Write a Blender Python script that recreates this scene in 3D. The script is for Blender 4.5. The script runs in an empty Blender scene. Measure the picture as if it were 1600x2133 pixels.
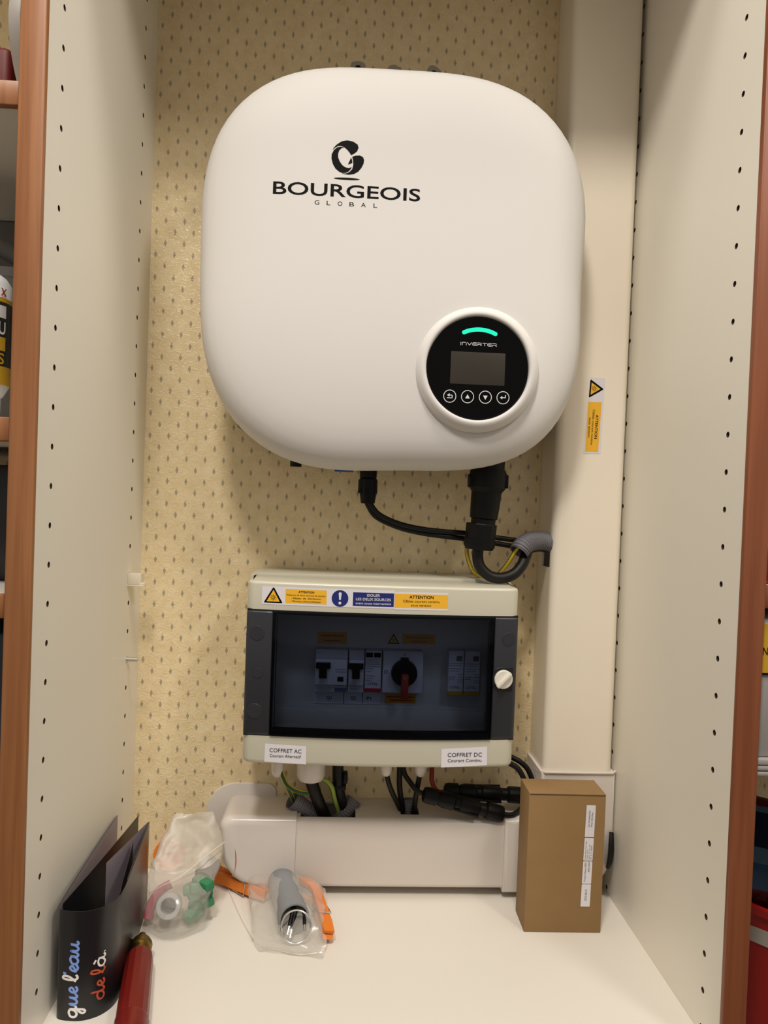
import bpy, bmesh, math, random
import numpy as np
from mathutils import Vector, Matrix
random.seed(7)
SC = bpy.context.scene
S = 0.001                       # every length below is in millimetres; back wall y=0, shelf top z=0

# ------------------------------------------------------------------ camera
cam = bpy.data.cameras.new('camera'); cam.sensor_fit = 'HORIZONTAL'; cam.sensor_width = 36
cam.lens = 36 * 1532.17 / 1600; cam.clip_start = 0.01
co = bpy.data.objects.new('camera', cam); SC.collection.objects.link(co); SC.camera = co
rx, ry, rz = -0.018, -0.0369, -0.0559
Mc = Matrix.Rotation(rz, 3, 'Z') @ Matrix.Rotation(rx, 3, 'X') @ Matrix.Rotation(ry, 3, 'Y')
r_, f_, u_ = Mc.col[0], Mc.col[1], Mc.col[2]
Mw = Matrix((r_, u_, -f_)).transposed().to_4x4(); Mw.translation = Vector((-44.1, -887.7, 452.7)) * S
co.matrix_world = Mw

# ------------------------------------------------------------------ world and lights
w = bpy.data.worlds.new('room_light'); SC.world = w; w.use_nodes = True
bg = w.node_tree.nodes['Background']; bg.inputs[0].default_value = (1.0, 0.92, 0.82, 1); bg.inputs[1].default_value = 0.38
def area(name, loc, target, size, power, col):
    l = bpy.data.lights.new(name, 'AREA'); l.shape = 'DISK'; l.size = size; l.energy = power; l.color = col
    o = bpy.data.objects.new(name, l); SC.collection.objects.link(o); o.location = loc
    o.rotation_euler = (Vector(target) - Vector(loc)).to_track_quat('-Z', 'Y').to_euler()
    return o
area('ceiling_lamp', (-0.28, -1.12, 1.80), (0, -0.1, 0.35), 0.22, 15, (1, 0.93, 0.85))
area('far_ceiling_lamp', (0.75, -1.15, 1.62), (0, 0, 0.4), 0.25, 7.5, (1, 0.93, 0.85))
area('near_ceiling_lamp', (0.05, -0.75, 2.0), (0, -0.15, 0.0), 0.25, 11.5, (1, 0.93, 0.85))
SC.view_settings.view_transform = 'Standard'; SC.view_settings.look = 'None'
SC.view_settings.gamma = 1; SC.view_settings.use_curve_mapping = False
SC.view_settings.exposure = 0.0

# ------------------------------------------------------------------ materials
def srgb(h):
    h = h.lstrip('#'); v = [int(h[i:i+2], 16) / 255 for i in (0, 2, 4)]
    return tuple(c / 12.92 if c <= 0.04045 else ((c + 0.055) / 1.055) ** 2.4 for c in v)
def mat(name, col, rough=0.5, metal=0, spec=0.5, alpha=1, emit=None, noise=None, bump=None, coat=0):
    m = bpy.data.materials.new(name); m.use_nodes = True; nt = m.node_tree; p = nt.nodes['Principled BSDF']
    if isinstance(col, str): col = srgb(col)
    p.inputs['Base Color'].default_value = (*col, 1); p.inputs['Roughness'].default_value = rough
    p.inputs['Metallic'].default_value = metal; p.inputs['Specular IOR Level'].default_value = spec
    p.inputs['Alpha'].default_value = alpha; p.inputs['Coat Weight'].default_value = coat
    if emit: p.inputs['Emission Color'].default_value = (*emit[0], 1); p.inputs['Emission Strength'].default_value = emit[1]
    if noise or bump:
        tc = nt.nodes.new('ShaderNodeTexCoord')
    if noise:                                   # (scale, amount): slight colour variation
        n = nt.nodes.new('ShaderNodeTexNoise'); n.inputs['Scale'].default_value = noise[0]; n.inputs['Detail'].default_value = 5
        nt.links.new(tc.outputs['Object'], n.inputs['Vector'])
        mr = nt.nodes.new('ShaderNodeMapRange'); mr.inputs[3].default_value = 1 - noise[1]; mr.inputs[4].default_value = 1 + noise[1]
        nt.links.new(n.outputs['Fac'], mr.inputs[0])
        mx = nt.nodes.new('ShaderNodeVectorMath'); mx.operation = 'SCALE'; mx.inputs[0].default_value = col
        nt.links.new(mr.outputs[0], mx.inputs['Scale']); nt.links.new(mx.outputs[0], p.inputs['Base Color'])
    if bump:
        n = nt.nodes.new('ShaderNodeTexNoise'); n.inputs['Scale'].default_value = bump[0]; n.inputs['Detail'].default_value = 3
        nt.links.new(tc.outputs['Object'], n.inputs['Vector'])
        b = nt.nodes.new('ShaderNodeBump'); b.inputs['Strength'].default_value = bump[1]; b.inputs['Distance'].default_value = 0.0006
        nt.links.new(n.outputs['Fac'], b.inputs['Height']); nt.links.new(b.outputs['Normal'], p.inputs['Normal'])
    return m
def smoked(name, tint, gloss=0.04, rough=0.03, haze=0.0, hazecol=(0.03, 0.033, 0.04)):
    m = bpy.data.materials.new(name); m.use_nodes = True; nt = m.node_tree; nt.nodes.clear()
    out = nt.nodes.new('ShaderNodeOutputMaterial'); t = nt.nodes.new('ShaderNodeBsdfTransparent'); t.inputs[0].default_value = (*tint, 1)
    g = nt.nodes.new('ShaderNodeBsdfGlossy'); g.inputs['Roughness'].default_value = rough
    fr = nt.nodes.new('ShaderNodeFresnel'); fr.inputs[0].default_value = 1.2
    m1 = nt.nodes.new('ShaderNodeMixShader'); nt.links.new(fr.outputs[0], m1.inputs[0]); nt.links.new(t.outputs[0], m1.inputs[1]); nt.links.new(g.outputs[0], m1.inputs[2])
    d = nt.nodes.new('ShaderNodeBsdfDiffuse'); d.inputs[0].default_value = (*hazecol, 1)
    m2 = nt.nodes.new('ShaderNodeMixShader'); m2.inputs[0].default_value = haze
    nt.links.new(m1.outputs[0], m2.inputs[1]); nt.links.new(d.outputs[0], m2.inputs[2]); nt.links.new(m2.outputs[0], out.inputs[0])
    return m
def wood(name, c0, c1):
    m = mat(name, c0, 0.42); nt = m.node_tree; p = nt.nodes['Principled BSDF']
    tc = nt.nodes.new('ShaderNodeTexCoord'); mp = nt.nodes.new('ShaderNodeMapping'); mp.inputs['Scale'].default_value = (130, 130, 5)
    n = nt.nodes.new('ShaderNodeTexNoise'); n.inputs['Scale'].default_value = 1; n.inputs['Detail'].default_value = 4
    n.inputs['Distortion'].default_value = 0.6
    cr = nt.nodes.new('ShaderNodeValToRGB'); cr.color_ramp.elements[0].color = (*srgb(c0), 1); cr.color_ramp.elements[1].color = (*srgb(c1), 1)
    cr.color_ramp.elements[0].position = 0.3; cr.color_ramp.elements[1].position = 0.7
    nt.links.new(tc.outputs['Object'], mp.inputs[0]); nt.links.new(mp.outputs[0], n.inputs['Vector'])
    nt.links.new(n.outputs['Fac'], cr.inputs[0]); nt.links.new(cr.outputs[0], p.inputs['Base Color'])
    return m
def wallpaper():
    m = mat('cream_wallpaper', (0.6, 0.5, 0.3), 0.29); nt = m.node_tree; p = nt.nodes['Principled BSDF']; N = nt.nodes; Lk = nt.links
    tc = N.new('ShaderNodeTexCoord'); sx = N.new('ShaderNodeSeparateXYZ'); Lk.new(tc.outputs['Object'], sx.inputs[0])
    def M(op, a, b=None):
        q = N.new('ShaderNodeMath'); q.operation = op
        for i, v in enumerate((a, b)):
            if v is None: continue
            if isinstance(v, (int, float)): q.inputs[i].default_value = v
            else: Lk.new(v, q.inputs[i])
        return q.outputs[0]
    X = M('MULTIPLY', sx.outputs[0], 1000); Z = M('MULTIPLY', sx.outputs[2], 1000)
    st = M('GREATER_THAN', X, -72.0)                       # a seam between two lengths of paper
    X = M('ADD', X, M('ADD', 275.5, M('MULTIPLY', st, -275.5 - 5.7 + 21.8 * 13)))
    Z = M('ADD', Z, M('ADD', -544.3, M('MULTIPLY', st, 544.3 - 471.2)))
    u = M('DIVIDE', X, 21.8); v = M('DIVIDE', Z, 26.7)
    def cell(q, per, sh):
        return M('MULTIPLY', M('ABSOLUTE', M('SUBTRACT', M('FRACT', M('ADD', q, 0.5 + sh + 100)), 0.5)), per)
    def dia(sh): return M('ADD', M('DIVIDE', cell(u, 21.8, sh), 2.0), M('DIVIDE', cell(v, 26.7, sh), 4.6))
    d = M('MINIMUM', dia(0), dia(0.5))
    mr = N.new('ShaderNodeMapRange'); mr.inputs[1].default_value = 0.75; mr.inputs[2].default_value = 1.1
    mr.inputs[3].default_value = 0.82; mr.inputs[4].default_value = 0.0; Lk.new(d, mr.inputs[0])
    n = N.new('ShaderNodeTexNoise'); n.inputs['Scale'].default_value = 55; n.inputs['Detail'].default_value = 8; n.inputs['Roughness'].default_value = 0.7
    Lk.new(tc.outputs['Object'], n.inputs['Vector'])
    cr = N.new('ShaderNodeValToRGB'); e = cr.color_ramp.elements
    e[0].position = 0.35; e[0].color = (*srgb('#e2cc9f'), 1); e[1].position = 0.65; e[1].color = (*srgb('#efddb5'), 1); Lk.new(n.outputs['Fac'], cr.inputs[0])
    mx = N.new('ShaderNodeMix'); mx.data_type = 'RGBA'; Lk.new(mr.outputs[0], mx.inputs[0]); Lk.new(cr.outputs[0], mx.inputs[6])
    mx.inputs[7].default_value = (*srgb('#988c78'), 1); Lk.new(mx.outputs[2], p.inputs['Base Color'])
    n2 = N.new('ShaderNodeTexNoise'); n2.inputs['Scale'].default_value = 120; n2.inputs['Detail'].default_value = 3; n2.inputs['Distortion'].default_value = 0.8
    Lk.new(tc.outputs['Object'], n2.inputs['Vector'])
    rd = M('ABSOLUTE', M('SUBTRACT', n2.outputs['Fac'], 0.5)); mr2 = N.new('ShaderNodeMapRange'); mr2.inputs[1].default_value = 0.0; mr2.inputs[2].default_value = 0.07
    mr2.inputs[3].default_value = 1; mr2.inputs[4].default_value = 0; mr2.interpolation_type = 'SMOOTHSTEP'; Lk.new(rd, mr2.inputs[0])
    b = N.new('ShaderNodeBump'); b.inputs['Strength'].default_value = 0.42; b.inputs['Distance'].default_value = 0.0005
    Lk.new(mr2.outputs[0], b.inputs['Height']); Lk.new(b.outputs[0], p.inputs['Normal'])
    return m
MT = {
 'paper_wall': wallpaper(),
 'melamine': mat('white_melamine', '#f3eee0', 0.42, noise=(6, 0.02)),
 'raw_board': mat('raw_chipboard', '#4a3a28', 0.9),
 'shelf': mat('white_shelf', '#e2dcd1', 0.38, noise=(5, 0.02)),
 'wood_l': wood('beech_edge', '#86522e', '#a06c42'),
 'wood_r': wood('red_beech_edge', '#7a4226', '#8e5232'),
 'floor': mat('room_floor', '#6b5844', 0.6, noise=(8, 0.1)),
 'white': mat('white_coated_metal', '#d6d3cf', 0.58),
 'trunk': mat('trunking_shaded', '#d8cfc6', 0.34), 'trunkv': mat('trunking_lit', '#f2e8d6', 0.34),  # same plastic; shade put into the horizontal colour, light into the vertical
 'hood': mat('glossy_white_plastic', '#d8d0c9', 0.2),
 'lid': mat('cream_plastic', '#c6c2b0', 0.28),
 'black': mat('black_plastic', '#0c0c0d', 0.45, spec=0.2),
 'blackg': mat('glossy_black', '#040405', 0.1, spec=0.15),
 'cable': mat('black_rubber', '#121110', 0.45, spec=0.3, bump=(400, 0.15)),
 'conduit': mat('grey_conduit', '#77757a', 0.5),
 'ink': mat('black_ink', '#070708', 0.6, spec=0.1),
 'inkgrey': mat('grey_ink', '#6c6a6c', 0.6),
 'inkwhite': mat('white_ink', '#d8d8da', 0.5),
 'lcd': mat('dark_display', '#39342e', 0.25, spec=0.3),
 'led': mat('green_led', (0.0, 0.5, 0.3), 0.4, emit=((0.0, 0.80, 0.38), 0.85)),
 'paperw': mat('white_label_paper', '#dedbe0', 0.55),
 'yellow': mat('yellow_print', '#efb52d', 0.5),
 'navy': mat('navy_print', '#16236e', 0.5),
 'blue': mat('blue_plastic', '#1746a8', 0.4),
 'amber': mat('amber_wire', '#e0bd2a', 0.45),
 'green': mat('green_wire', '#12502c', 0.45),
 'lime': mat('pale_green_wire', '#8ea23e', 0.45),
 'red': mat('red_wire', '#8a2318', 0.45),
 'redhandle': mat('red_painted_wood', '#701711', 0.35, noise=(30, 0.15), bump=(90, 0.2)),
 'brass': mat('old_brass', '#8c7440', 0.35, metal=1),
 'steel': mat('bright_steel', '#d0d0cf', 0.22, metal=1),
 'orange': mat('orange_plastic', '#e07a22', 0.42),
 'kraft': mat('brown_kraft_card', '#8f7046', 0.75, noise=(60, 0.06), bump=(500, 0.1)),
 'leaflet': mat('black_coated_paper', '#17171b', 0.32),
 'lilac': mat('pale_lilac_paper', '#a497a0', 0.5),
 'bag': mat('clear_polythene', '#dcd6cb', 0.12, alpha=0.3),
 'bagflap': mat('milky_polythene', '#c8beae', 0.34, alpha=0.64),
 'seam': mat('clear_polythene_seam', '#f2eee6', 0.15, alpha=0.5),
 'pipe': mat('pale_grey_pvc', '#b4b4b2', 0.4),
 'dpipe': mat('mid_grey_pvc', '#85878a', 0.45),
 'greenp': mat('green_plastic', '#2f7d55', 0.35),
 'pink': mat('pink_plastic', '#c2566a', 0.45),
 'window': smoked('smoked_window', (0.585, 0.62, 0.705)),
 'smokeband': mat('smoked_band', '#2c2e33', 0.3),
 'gap': mat('dark_gap', '#060608', 0.5),
 'knob': mat('white_knob', '#ded9ce', 0.35),
 'plug': mat('grey_filler', '#a39d92', 0.8),
 'peg': mat('clear_peg', '#efe6d2', 0.1, alpha=0.62),
 'modwhite': mat('module_white', '#dedfe2', 0.4),
 'modblue': mat('module_slate', '#5b6890', 0.4),
 'modred': mat('module_red', '#c01c34', 0.4),
 'modyel': mat('module_yellow', '#c9a32a', 0.4),
 'rotor': mat('rotary_red', '#b83a28', 0.4),
 'greyc': mat('dull_grey', '#6f6c6b', 0.6),
 'tub': mat('frosted_tub', '#b9b8b8', 0.3, alpha=0.55),
 'bucket': mat('red_bucket', '#8e100c', 0.4), 'bandw': mat('grey_white_band', '#a09a92', 0.5), 'palefoil': mat('pale_blue_foil', '#5d7b93', 0.3), 'duskgrey': mat('shaded_grey_plastic', '#9b9894', 0.5),  # bucket, band and grey plastic darkened to carry the right column's shade
 'packet': mat('blue_foil', '#2c4f78', 0.25),
 'packetd': mat('dark_foil', '#12243c', 0.25),
 'glueblack': mat('black_label', '#1a1a1c', 0.4),
 'glueyel': mat('yellow_label', '#c49a1c', 0.45),
 'cream_back': mat('front_plate', '#cfccc4', 0.45),
 'dkred': mat('dark_red', '#64120b', 0.55),
 'labo': mat('amber_label', '#e09a1e', 0.5), 'inkred': mat('red_ink', '#a01c10', 0.5),
 'printblue': mat('blue_print', '#86a8f0', 0.45), 'printwhite': mat('white_print', '#f2f0ee', 0.45), 'printorange': mat('orange_print', '#c4573a', 0.45),
 'scratch': mat('red_scratch', '#c0432c', 0.5),
}

# ------------------------------------------------------------------ mesh helpers
class B:
    def __init__(s): s.bm = bmesh.new(); s.mi = 0
    def merge(s, b2):
        for f in b2.faces: f.material_index = s.mi
        me = bpy.data.meshes.new('tmp'); b2.to_mesh(me); b2.free(); s.bm.from_mesh(me); bpy.data.meshes.remove(me); return s
    def box(s, x0, x1, y0, y1, z0, z1, bev=0, seg=2, rot=None, piv=None):
        b = bmesh.new(); bmesh.ops.create_cube(b, size=1)
        for v in b.verts: v.co = Vector(((x0+x1)/2 + v.co.x*(x1-x0), (y0+y1)/2 + v.co.y*(y1-y0), (z0+z1)/2 + v.co.z*(z1-z0)))
        if bev: bmesh.ops.bevel(b, geom=b.edges[:], offset=bev, segments=seg, affect='EDGES', profile=0.5)
        if rot is not None:
            p = Vector(piv or ((x0+x1)/2, (y0+y1)/2, (z0+z1)/2))
            for v in b.verts: v.co = p + rot @ (v.co - p)
        return s.merge(b)
    def prism(s, pts, y0, y1, bev=0, seg=2, keep=None):      # outline in x-z, extruded from y0 (back) to y1 (front)
        b = bmesh.new(); a = [b.verts.new((x, y0, z)) for x, z in pts]; c = [b.verts.new((x, y1, z)) for x, z in pts]; n = len(pts)
        b.faces.new(a); ff = b.faces.new(c[::-1])
        for i in range(n): b.faces.new((a[i], c[i], c[(i+1) % n], a[(i+1) % n]))
        bmesh.ops.recalc_face_normals(b, faces=b.faces[:])
        if bev:
            bmesh.ops.bevel(b, geom=[e for e in ff.edges if not (keep and keep(e))], offset=bev, segments=seg, affect='EDGES', profile=0.5, clamp_overlap=True)
            bmesh.ops.recalc_face_normals(b, faces=b.faces[:])
        return s.merge(b)
    def prism_z(s, pts, z0, z1, bev=0, seg=3):                # outline in x-y, extruded along z
        b = bmesh.new(); a = [b.verts.new((x, y, z0)) for x, y in pts]; c = [b.verts.new((x, y, z1)) for x, y in pts]; n = len(pts)
        b.faces.new(a); b.faces.new(c[::-1])
        for i in range(n): b.faces.new((a[i], c[i], c[(i+1) % n], a[(i+1) % n]))
        bmesh.ops.recalc_face_normals(b, faces=b.faces[:]); return s.merge(b)
    def lathe(s, p, ax, prof, n=24, close=True):              # prof: (distance along axis, radius)
        b = bmesh.new(); ax = Vector(ax).normalized(); t = Vector((0, 0, 1)) if abs(ax.z) < 0.9 else Vector((1, 0, 0))
        e1 = ax.cross(t).normalized(); e2 = ax.cross(e1); p = Vector(p); rings = []
        for d, r in prof:
            rings.append([b.verts.new(p + ax*d + (e1*math.cos(2*math.pi*i/n) + e2*math.sin(2*math.pi*i/n)) * max(r, 0.01)) for i in range(n)])
        for q, k in zip(rings, rings[1:]):
            for i in range(n): b.faces.new((q[i], q[(i+1) % n], k[(i+1) % n], k[i]))
        if close: b.faces.new(rings[0]); b.faces.new(rings[-1])
        bmesh.ops.recalc_face_normals(b, faces=b.faces[:]); return s.merge(b)
    def cyl(s, p0, p1, r0, r1=None, n=20):
        a = Vector(p1) - Vector(p0); return s.lathe(p0, a, [(0, r0), (a.length, r0 if r1 is None else r1)], n)
    def tube(s, path, r, n=12, sub=6, rf=None, cap=True, stripe=None, flat=1.0):
        P = spline(path, sub); b = bmesh.new(); rings = []; up = None; m = len(P)
        for i, p in enumerate(P):
            t = (P[min(i+1, m-1)] - P[max(i-1, 0)]).normalized()
            if up is None: up = t.orthogonal().normalized()
            up = (up - t * up.dot(t)).normalized(); sd = t.cross(up)
            rr = r * (rf(i) if rf else 1)
            rings.append([b.verts.new(p + (up*math.cos(2*math.pi*k/n) + sd*math.sin(2*math.pi*k/n)*flat) * rr) for k in range(n)])
        for ri, (q, k) in enumerate(zip(rings, rings[1:])):
            for i in range(n):
                f = b.faces.new((q[i], q[(i+1) % n], k[(i+1) % n], k[i]))
                if stripe: f.material_index = stripe(i, ri, n)
        if cap: b.faces.new(rings[0]); b.faces.new(rings[-1])
        bmesh.ops.recalc_face_normals(b, faces=b.faces[:])
        if stripe:
            me = bpy.data.meshes.new('tmp'); b.to_mesh(me); b.free(); s.bm.from_mesh(me); bpy.data.meshes.remove(me); return s
        return s.merge(b)
    def poly(s, pts3):
        f = s.bm.faces.new([s.bm.verts.new(p) for p in pts3]); f.material_index = s.mi; return s
def spline(path, sub):
    P = [Vector(p) for p in path]; out = []
    if sub <= 1 or len(P) < 3:
        if len(P) == 2 and sub > 1: return [P[0].lerp(P[1], i/sub) for i in range(sub+1)]
        return P
    Q = [P[0]*2 - P[1]] + P + [P[-1]*2 - P[-2]]
    for i in range(1, len(Q)-2):
        for j in range(sub):
            t = j / sub; a, b, c, d = Q[i-1:i+3]
            out.append(0.5*((2*b) + (c-a)*t + (2*a-5*b+4*c-d)*t*t + (3*b-a-3*c+d)*t**3))
    out.append(P[-1]); return out
BASE = {}
def thing(name, label, cat, loc, group=None):
    o = bpy.data.objects.new(name, None); SC.collection.objects.link(o); o.empty_display_size = 0.02
    o.location = Vector(loc) * S; BASE[o] = Vector(loc); o['label'] = label; o['category'] = cat
    if group: o['group'] = group
    return o
BULGE = {'lid', 'door_band', 'door_window', 'window_rib', 'screw_cap', 'hinge_pin', 'gap_strip', 'knob_recess', 'door_knob', 'knob_grip', 'warning_sticker', 'name_label'}
def bulge(bm):                                # the front of the box is slightly convex
    for x in range(-134, 148, 12): bmesh.ops.bisect_plane(bm, geom=bm.verts[:] + bm.edges[:] + bm.faces[:], plane_co=(x, 0, 0), plane_no=(1, 0, 0))
    for v in bm.verts:
        if v.co.y < -105.5: v.co.y += 6 - 9*(1 - ((v.co.x-3)/145)**2)
def link(name, b, mats, parent=None, label=None, base=None, sharp=35, kind=None):
    q = parent
    while q is not None and q not in BASE: q = q.parent
    if name in BULGE and q is not None and q.name == 'distribution_box': bulge(b.bm)
    me = bpy.data.meshes.new(name)
    if base is None:
        q = parent
        while q is not None and q not in BASE: q = q.parent
        base = BASE[q] if q is not None else Vector((0, 0, 0))
    for v in b.bm.verts: v.co = (v.co - base) * S
    b.bm.to_mesh(me); b.bm.free(); me.shade_smooth(); me.set_sharp_from_angle(angle=math.radians(sharp))
    for m in (mats if isinstance(mats, (list, tuple)) else [mats]): me.materials.append(MT[m])
    o = bpy.data.objects.new(name, me); SC.collection.objects.link(o)
    if parent is not None: o.parent = parent
    if label: o['label'] = label
    if kind: o['kind'] = kind
    return o
def single(name, b, mats, label, cat, group=None, sharp=35):
    lo = Vector([min(v.co[i] for v in b.bm.verts) for i in range(3)]); hi = Vector([max(v.co[i] for v in b.bm.verts) for i in range(3)])
    base = Vector(((lo.x+hi.x)/2, (lo.y+hi.y)/2, lo.z))
    o = link(name, b, mats, base=base, sharp=sharp); o.location = base * S; BASE[o] = base
    o['label'] = label; o['category'] = cat
    if group: o['group'] = group
    return o
def struct(name, b, m):
    o = link(name, b, m); o['kind'] = 'structure'; return o
def bake_bool(o, cutters):
    for c in cutters:
        md = o.modifiers.new('cut', 'BOOLEAN'); md.operation = 'DIFFERENCE'; md.object = c; md.solver = 'EXACT'
    bpy.context.view_layer.update()
    me = bpy.data.meshes.new_from_object(o.evaluated_get(bpy.context.evaluated_depsgraph_get()))
    o.modifiers.clear(); old = o.data; o.data = me; me.name = o.name
    for c in cutters: bpy.data.objects.remove(c, do_unlink=True)
    me.set_sharp_from_angle(angle=math.radians(35))
def rrect(x0, x1, z0, z1, r, n=5):
    rs = r if isinstance(r, (list, tuple)) else [r]*4; out = []       # bottom-left, bottom-right, top-right, top-left
    for (cx, cz, a0), rr in zip(((x0, z0, 180), (x1, z0, 270), (x1, z1, 0), (x0, z1, 90)), rs):
        ox = cx + (rr if cx == x0 else -rr); oz = cz + (rr if cz == z0 else -rr)
        if rr <= 0: out.append((cx, cz)); continue
        for i in range(n+1):
            a = math.radians(a0 + 90*i/n); out.append((ox + rr*math.cos(a), oz + rr*math.sin(a)))
    return out
_tc = {}
def text2d(t, bold=0.0):                      # returns verts, faces, width, cap height at size 1
    k = (t, bold)
    if k in _tc: return _tc[k]
    cu = bpy.data.curves.new('t', 'FONT'); cu.body = t; cu.size = 1; cu.offset = bold; cu.resolution_u = 4
    o = bpy.data.objects.new('t', cu); SC.collection.objects.link(o); bpy.context.view_layer.update()
    me = bpy.data.meshes.new_from_object(o.evaluated_get(bpy.context.evaluated_depsgraph_get()))
    vs = [(v.co.x, v.co.y) for v in me.vertices]; fs = [tuple(p.vertices) for p in me.polygons]
    bpy.data.objects.remove(o, do_unlink=True); bpy.data.curves.remove(cu); bpy.data.meshes.remove(me)
    x0 = min(v[0] for v in vs); x1 = max(v[0] for v in vs)
    _tc[k] = ([(x-x0, y) for x, y in vs], fs, x1-x0); return _tc[k]
def put_text(b, t, fn, width, cap, bold=0.0):  # fn(tx, ty) -> point; text centred on tx=0, baseline ty=0
    vs, fs, wd = text2d(t, bold); sx = width / wd; sy = cap / 0.70
    V = [b.bm.verts.new(fn(x*sx - width/2, y*sy)) for x, y in vs]
    for f in fs:
        try: q = b.bm.faces.new([V[i] for i in f]); q.material_index = b.mi
        except ValueError: pass
def fxz(cx, cz, y): return lambda tx, ty: (cx + tx, y, cz + ty)
def fup(cx, cz, y): return lambda tx, ty: (cx - ty, y, cz + tx)       # reads upwards
def fdn(cx, cz, y): return lambda tx, ty: (cx + ty, y, cz - tx)       # reads downwards

# ------------------------------------------------------------------ setting
b = B(); b.box(-1100, 1100, 0, 30, -700, 1500); struct('wall_back', b, 'paper_wall')
b = B(); b.box(-4000, 4000, -5000, 30, -720, -700); struct('floor', b, 'floor')

# ------------------------------------------------------------------ bookcase
HW = 281.4
bk = thing('bookcase', 'tall white bookcase with pin holes in its sides and beech edges, round the inverter', 'bookcase', (0, -155, -700))
def holed_panel(sgn, zoff):
    b = B(); bm = b.bm; X = sgn*HW; X2 = sgn*(HW+18); z0, z1 = -700, 1085; r = 2.6; h = 4.0
    def q(*p): bm.faces.new([bm.verts.new(v) for v in p])
    ks = [k for k in range(-2, 33)]; cells = [(zoff + 32*k - h, zoff + 32*k + h) for k in ks]
    for ya, yb in ((-306, -280), (-272, -51), (-43, 0)): q((X, ya, z0), (X, yb, z0), (X, yb, z1), (X, ya, z1))
    for yc in (-276, -47):
        zs = [z0] + [v for c in cells for v in c] + [z1]
        for i in range(0, len(zs), 2): q((X, yc-h, zs[i]), (X, yc+h, zs[i]), (X, yc+h, zs[i+1]), (X, yc-h, zs[i+1]))
        for za, zb in cells:
            zc = (za+zb)/2; n = 16; sq = []; ci = []; c2 = []
            for i in range(n):
                a = 2*math.pi*(i+0.0)/n; cx, cz = math.cos(a), math.sin(a); m = max(abs(cx), abs(cz))
                sq.append(bm.verts.new((X, yc + cx/m*h, zc + cz/m*h))); ci.append(bm.verts.new((X, yc + cx*r, zc + cz*r)))
                c2.append(bm.verts.new((X + sgn*11, yc + cx*r, zc + cz*r)))
            for i in range(n):
                j = (i+1) % n; bm.faces.new((sq[i], sq[j], ci[j], ci[i])); f = bm.faces.new((ci[i], ci[j], c2[j], c2[i])); f.material_index = 1
            f = bm.faces.new(c2); f.material_index = 1
    q((X2, -306, z0), (X2, 0, z0), (X2, 0, z1), (X2, -306, z1))
    for ya in (-306, 0): q((X, ya, z0), (X2, ya, z0), (X2, ya, z1), (X, ya, z1))
    for za in (z0, z1): q((X, -306, za), (X2, -306, za), (X2, 0, za), (X, 0, za))
    return b
link('side_panel', holed_panel(-1, 5.0), ['melamine', 'raw_board'], bk)
link('side_panel', holed_panel(1, 6.2), ['melamine', 'raw_board'], bk)
for s, m in ((-1, 'wood_l'), (1, 'wood_r')):
    b = B(); x = sorted((s*280.6, s*300.4)); b.box(x[0], x[1], -312, -305.5, -700, 1085, 1.6, 3); link('edge_strip', b, m, bk)
def shelf(name, x0, x1, z1, th, wd, edge=None):
    b = B(); b.box(x0, x1, -303, -1, z1-th, z1, 0.4, 1); o = link(name, b, 'shelf', bk)
    if wd:
        b = B(); b.box(x0, x1, -310, -302.5, z1-th, z1, 1.2, 2); link('shelf_edge', b, wd, o)
    return o
shelf('bottom_shelf', -HW, HW, 0, 19, 'wood_l')
shelf('top_panel', -HW, HW, 1085, 18, 'wood_l')
for z in (759, 504.5, 368.5): shelf('side_shelf', -760, -300.5, z, 18.5, 'wood_l')
for z in (394, ): shelf('side_shelf', 300.5, 760, z, 19, 'wood_r')
shelf('side_shelf', 300.5, 760, -158, 19, 'wood_r'); shelf('side_shelf', -760, -300.5, 60, 19, 'wood_l')
for s in (-1, 1):
    b = B(); x = sorted((s*760, s*778)); b.box(x[0], x[1], -306, 0, -700, 1085); link('outer_panel', b, 'melamine', bk)
    b = B(); x = sorted((s*300.5, s*760)); b.box(x[0], x[1], -306, -1, 1067, 1085); link('top_panel', b, 'melamine', bk)
# shelf supports left in the holes
pg = thing('shelf_peg', 'clear plastic shelf peg stuck in the left panel above the metal pin', 'shelf peg', (-HW, -47, 352), 'shelf supports in the left panel')
b = B(); b.prism([(-281.2, 346.5), (-270, 346.5), (-264.5, 345.5), (-264.5, 347.2), (-266.5, 348.5), (-266.5, 358.5), (-281.2, 358.5)], -40, -54, 0.6); link('body', b, 'peg', pg)
b = B(); b.box(-282, -263, -55, -39, 344.6, 346.2, 0.4); link('ledge', b, 'peg', pg)
b = B(); b.cyl((-292, -47, 357), (-281.3, -47, 357), 2.4); link('pin', b, 'peg', pg)
b = B(); b.cyl((-291, -47, 261), (-269, -47, 261), 2.3); b.lathe((-281.3, -47, 261), (1, 0, 0), [(0, 3.4), (1.2, 3.4), (1.4, 2.3)], 16)
single('shelf_peg', b, 'steel', 'small shiny metal shelf pin in the left panel, below the plastic peg', 'shelf peg', 'shelf supports in the left panel')

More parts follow.
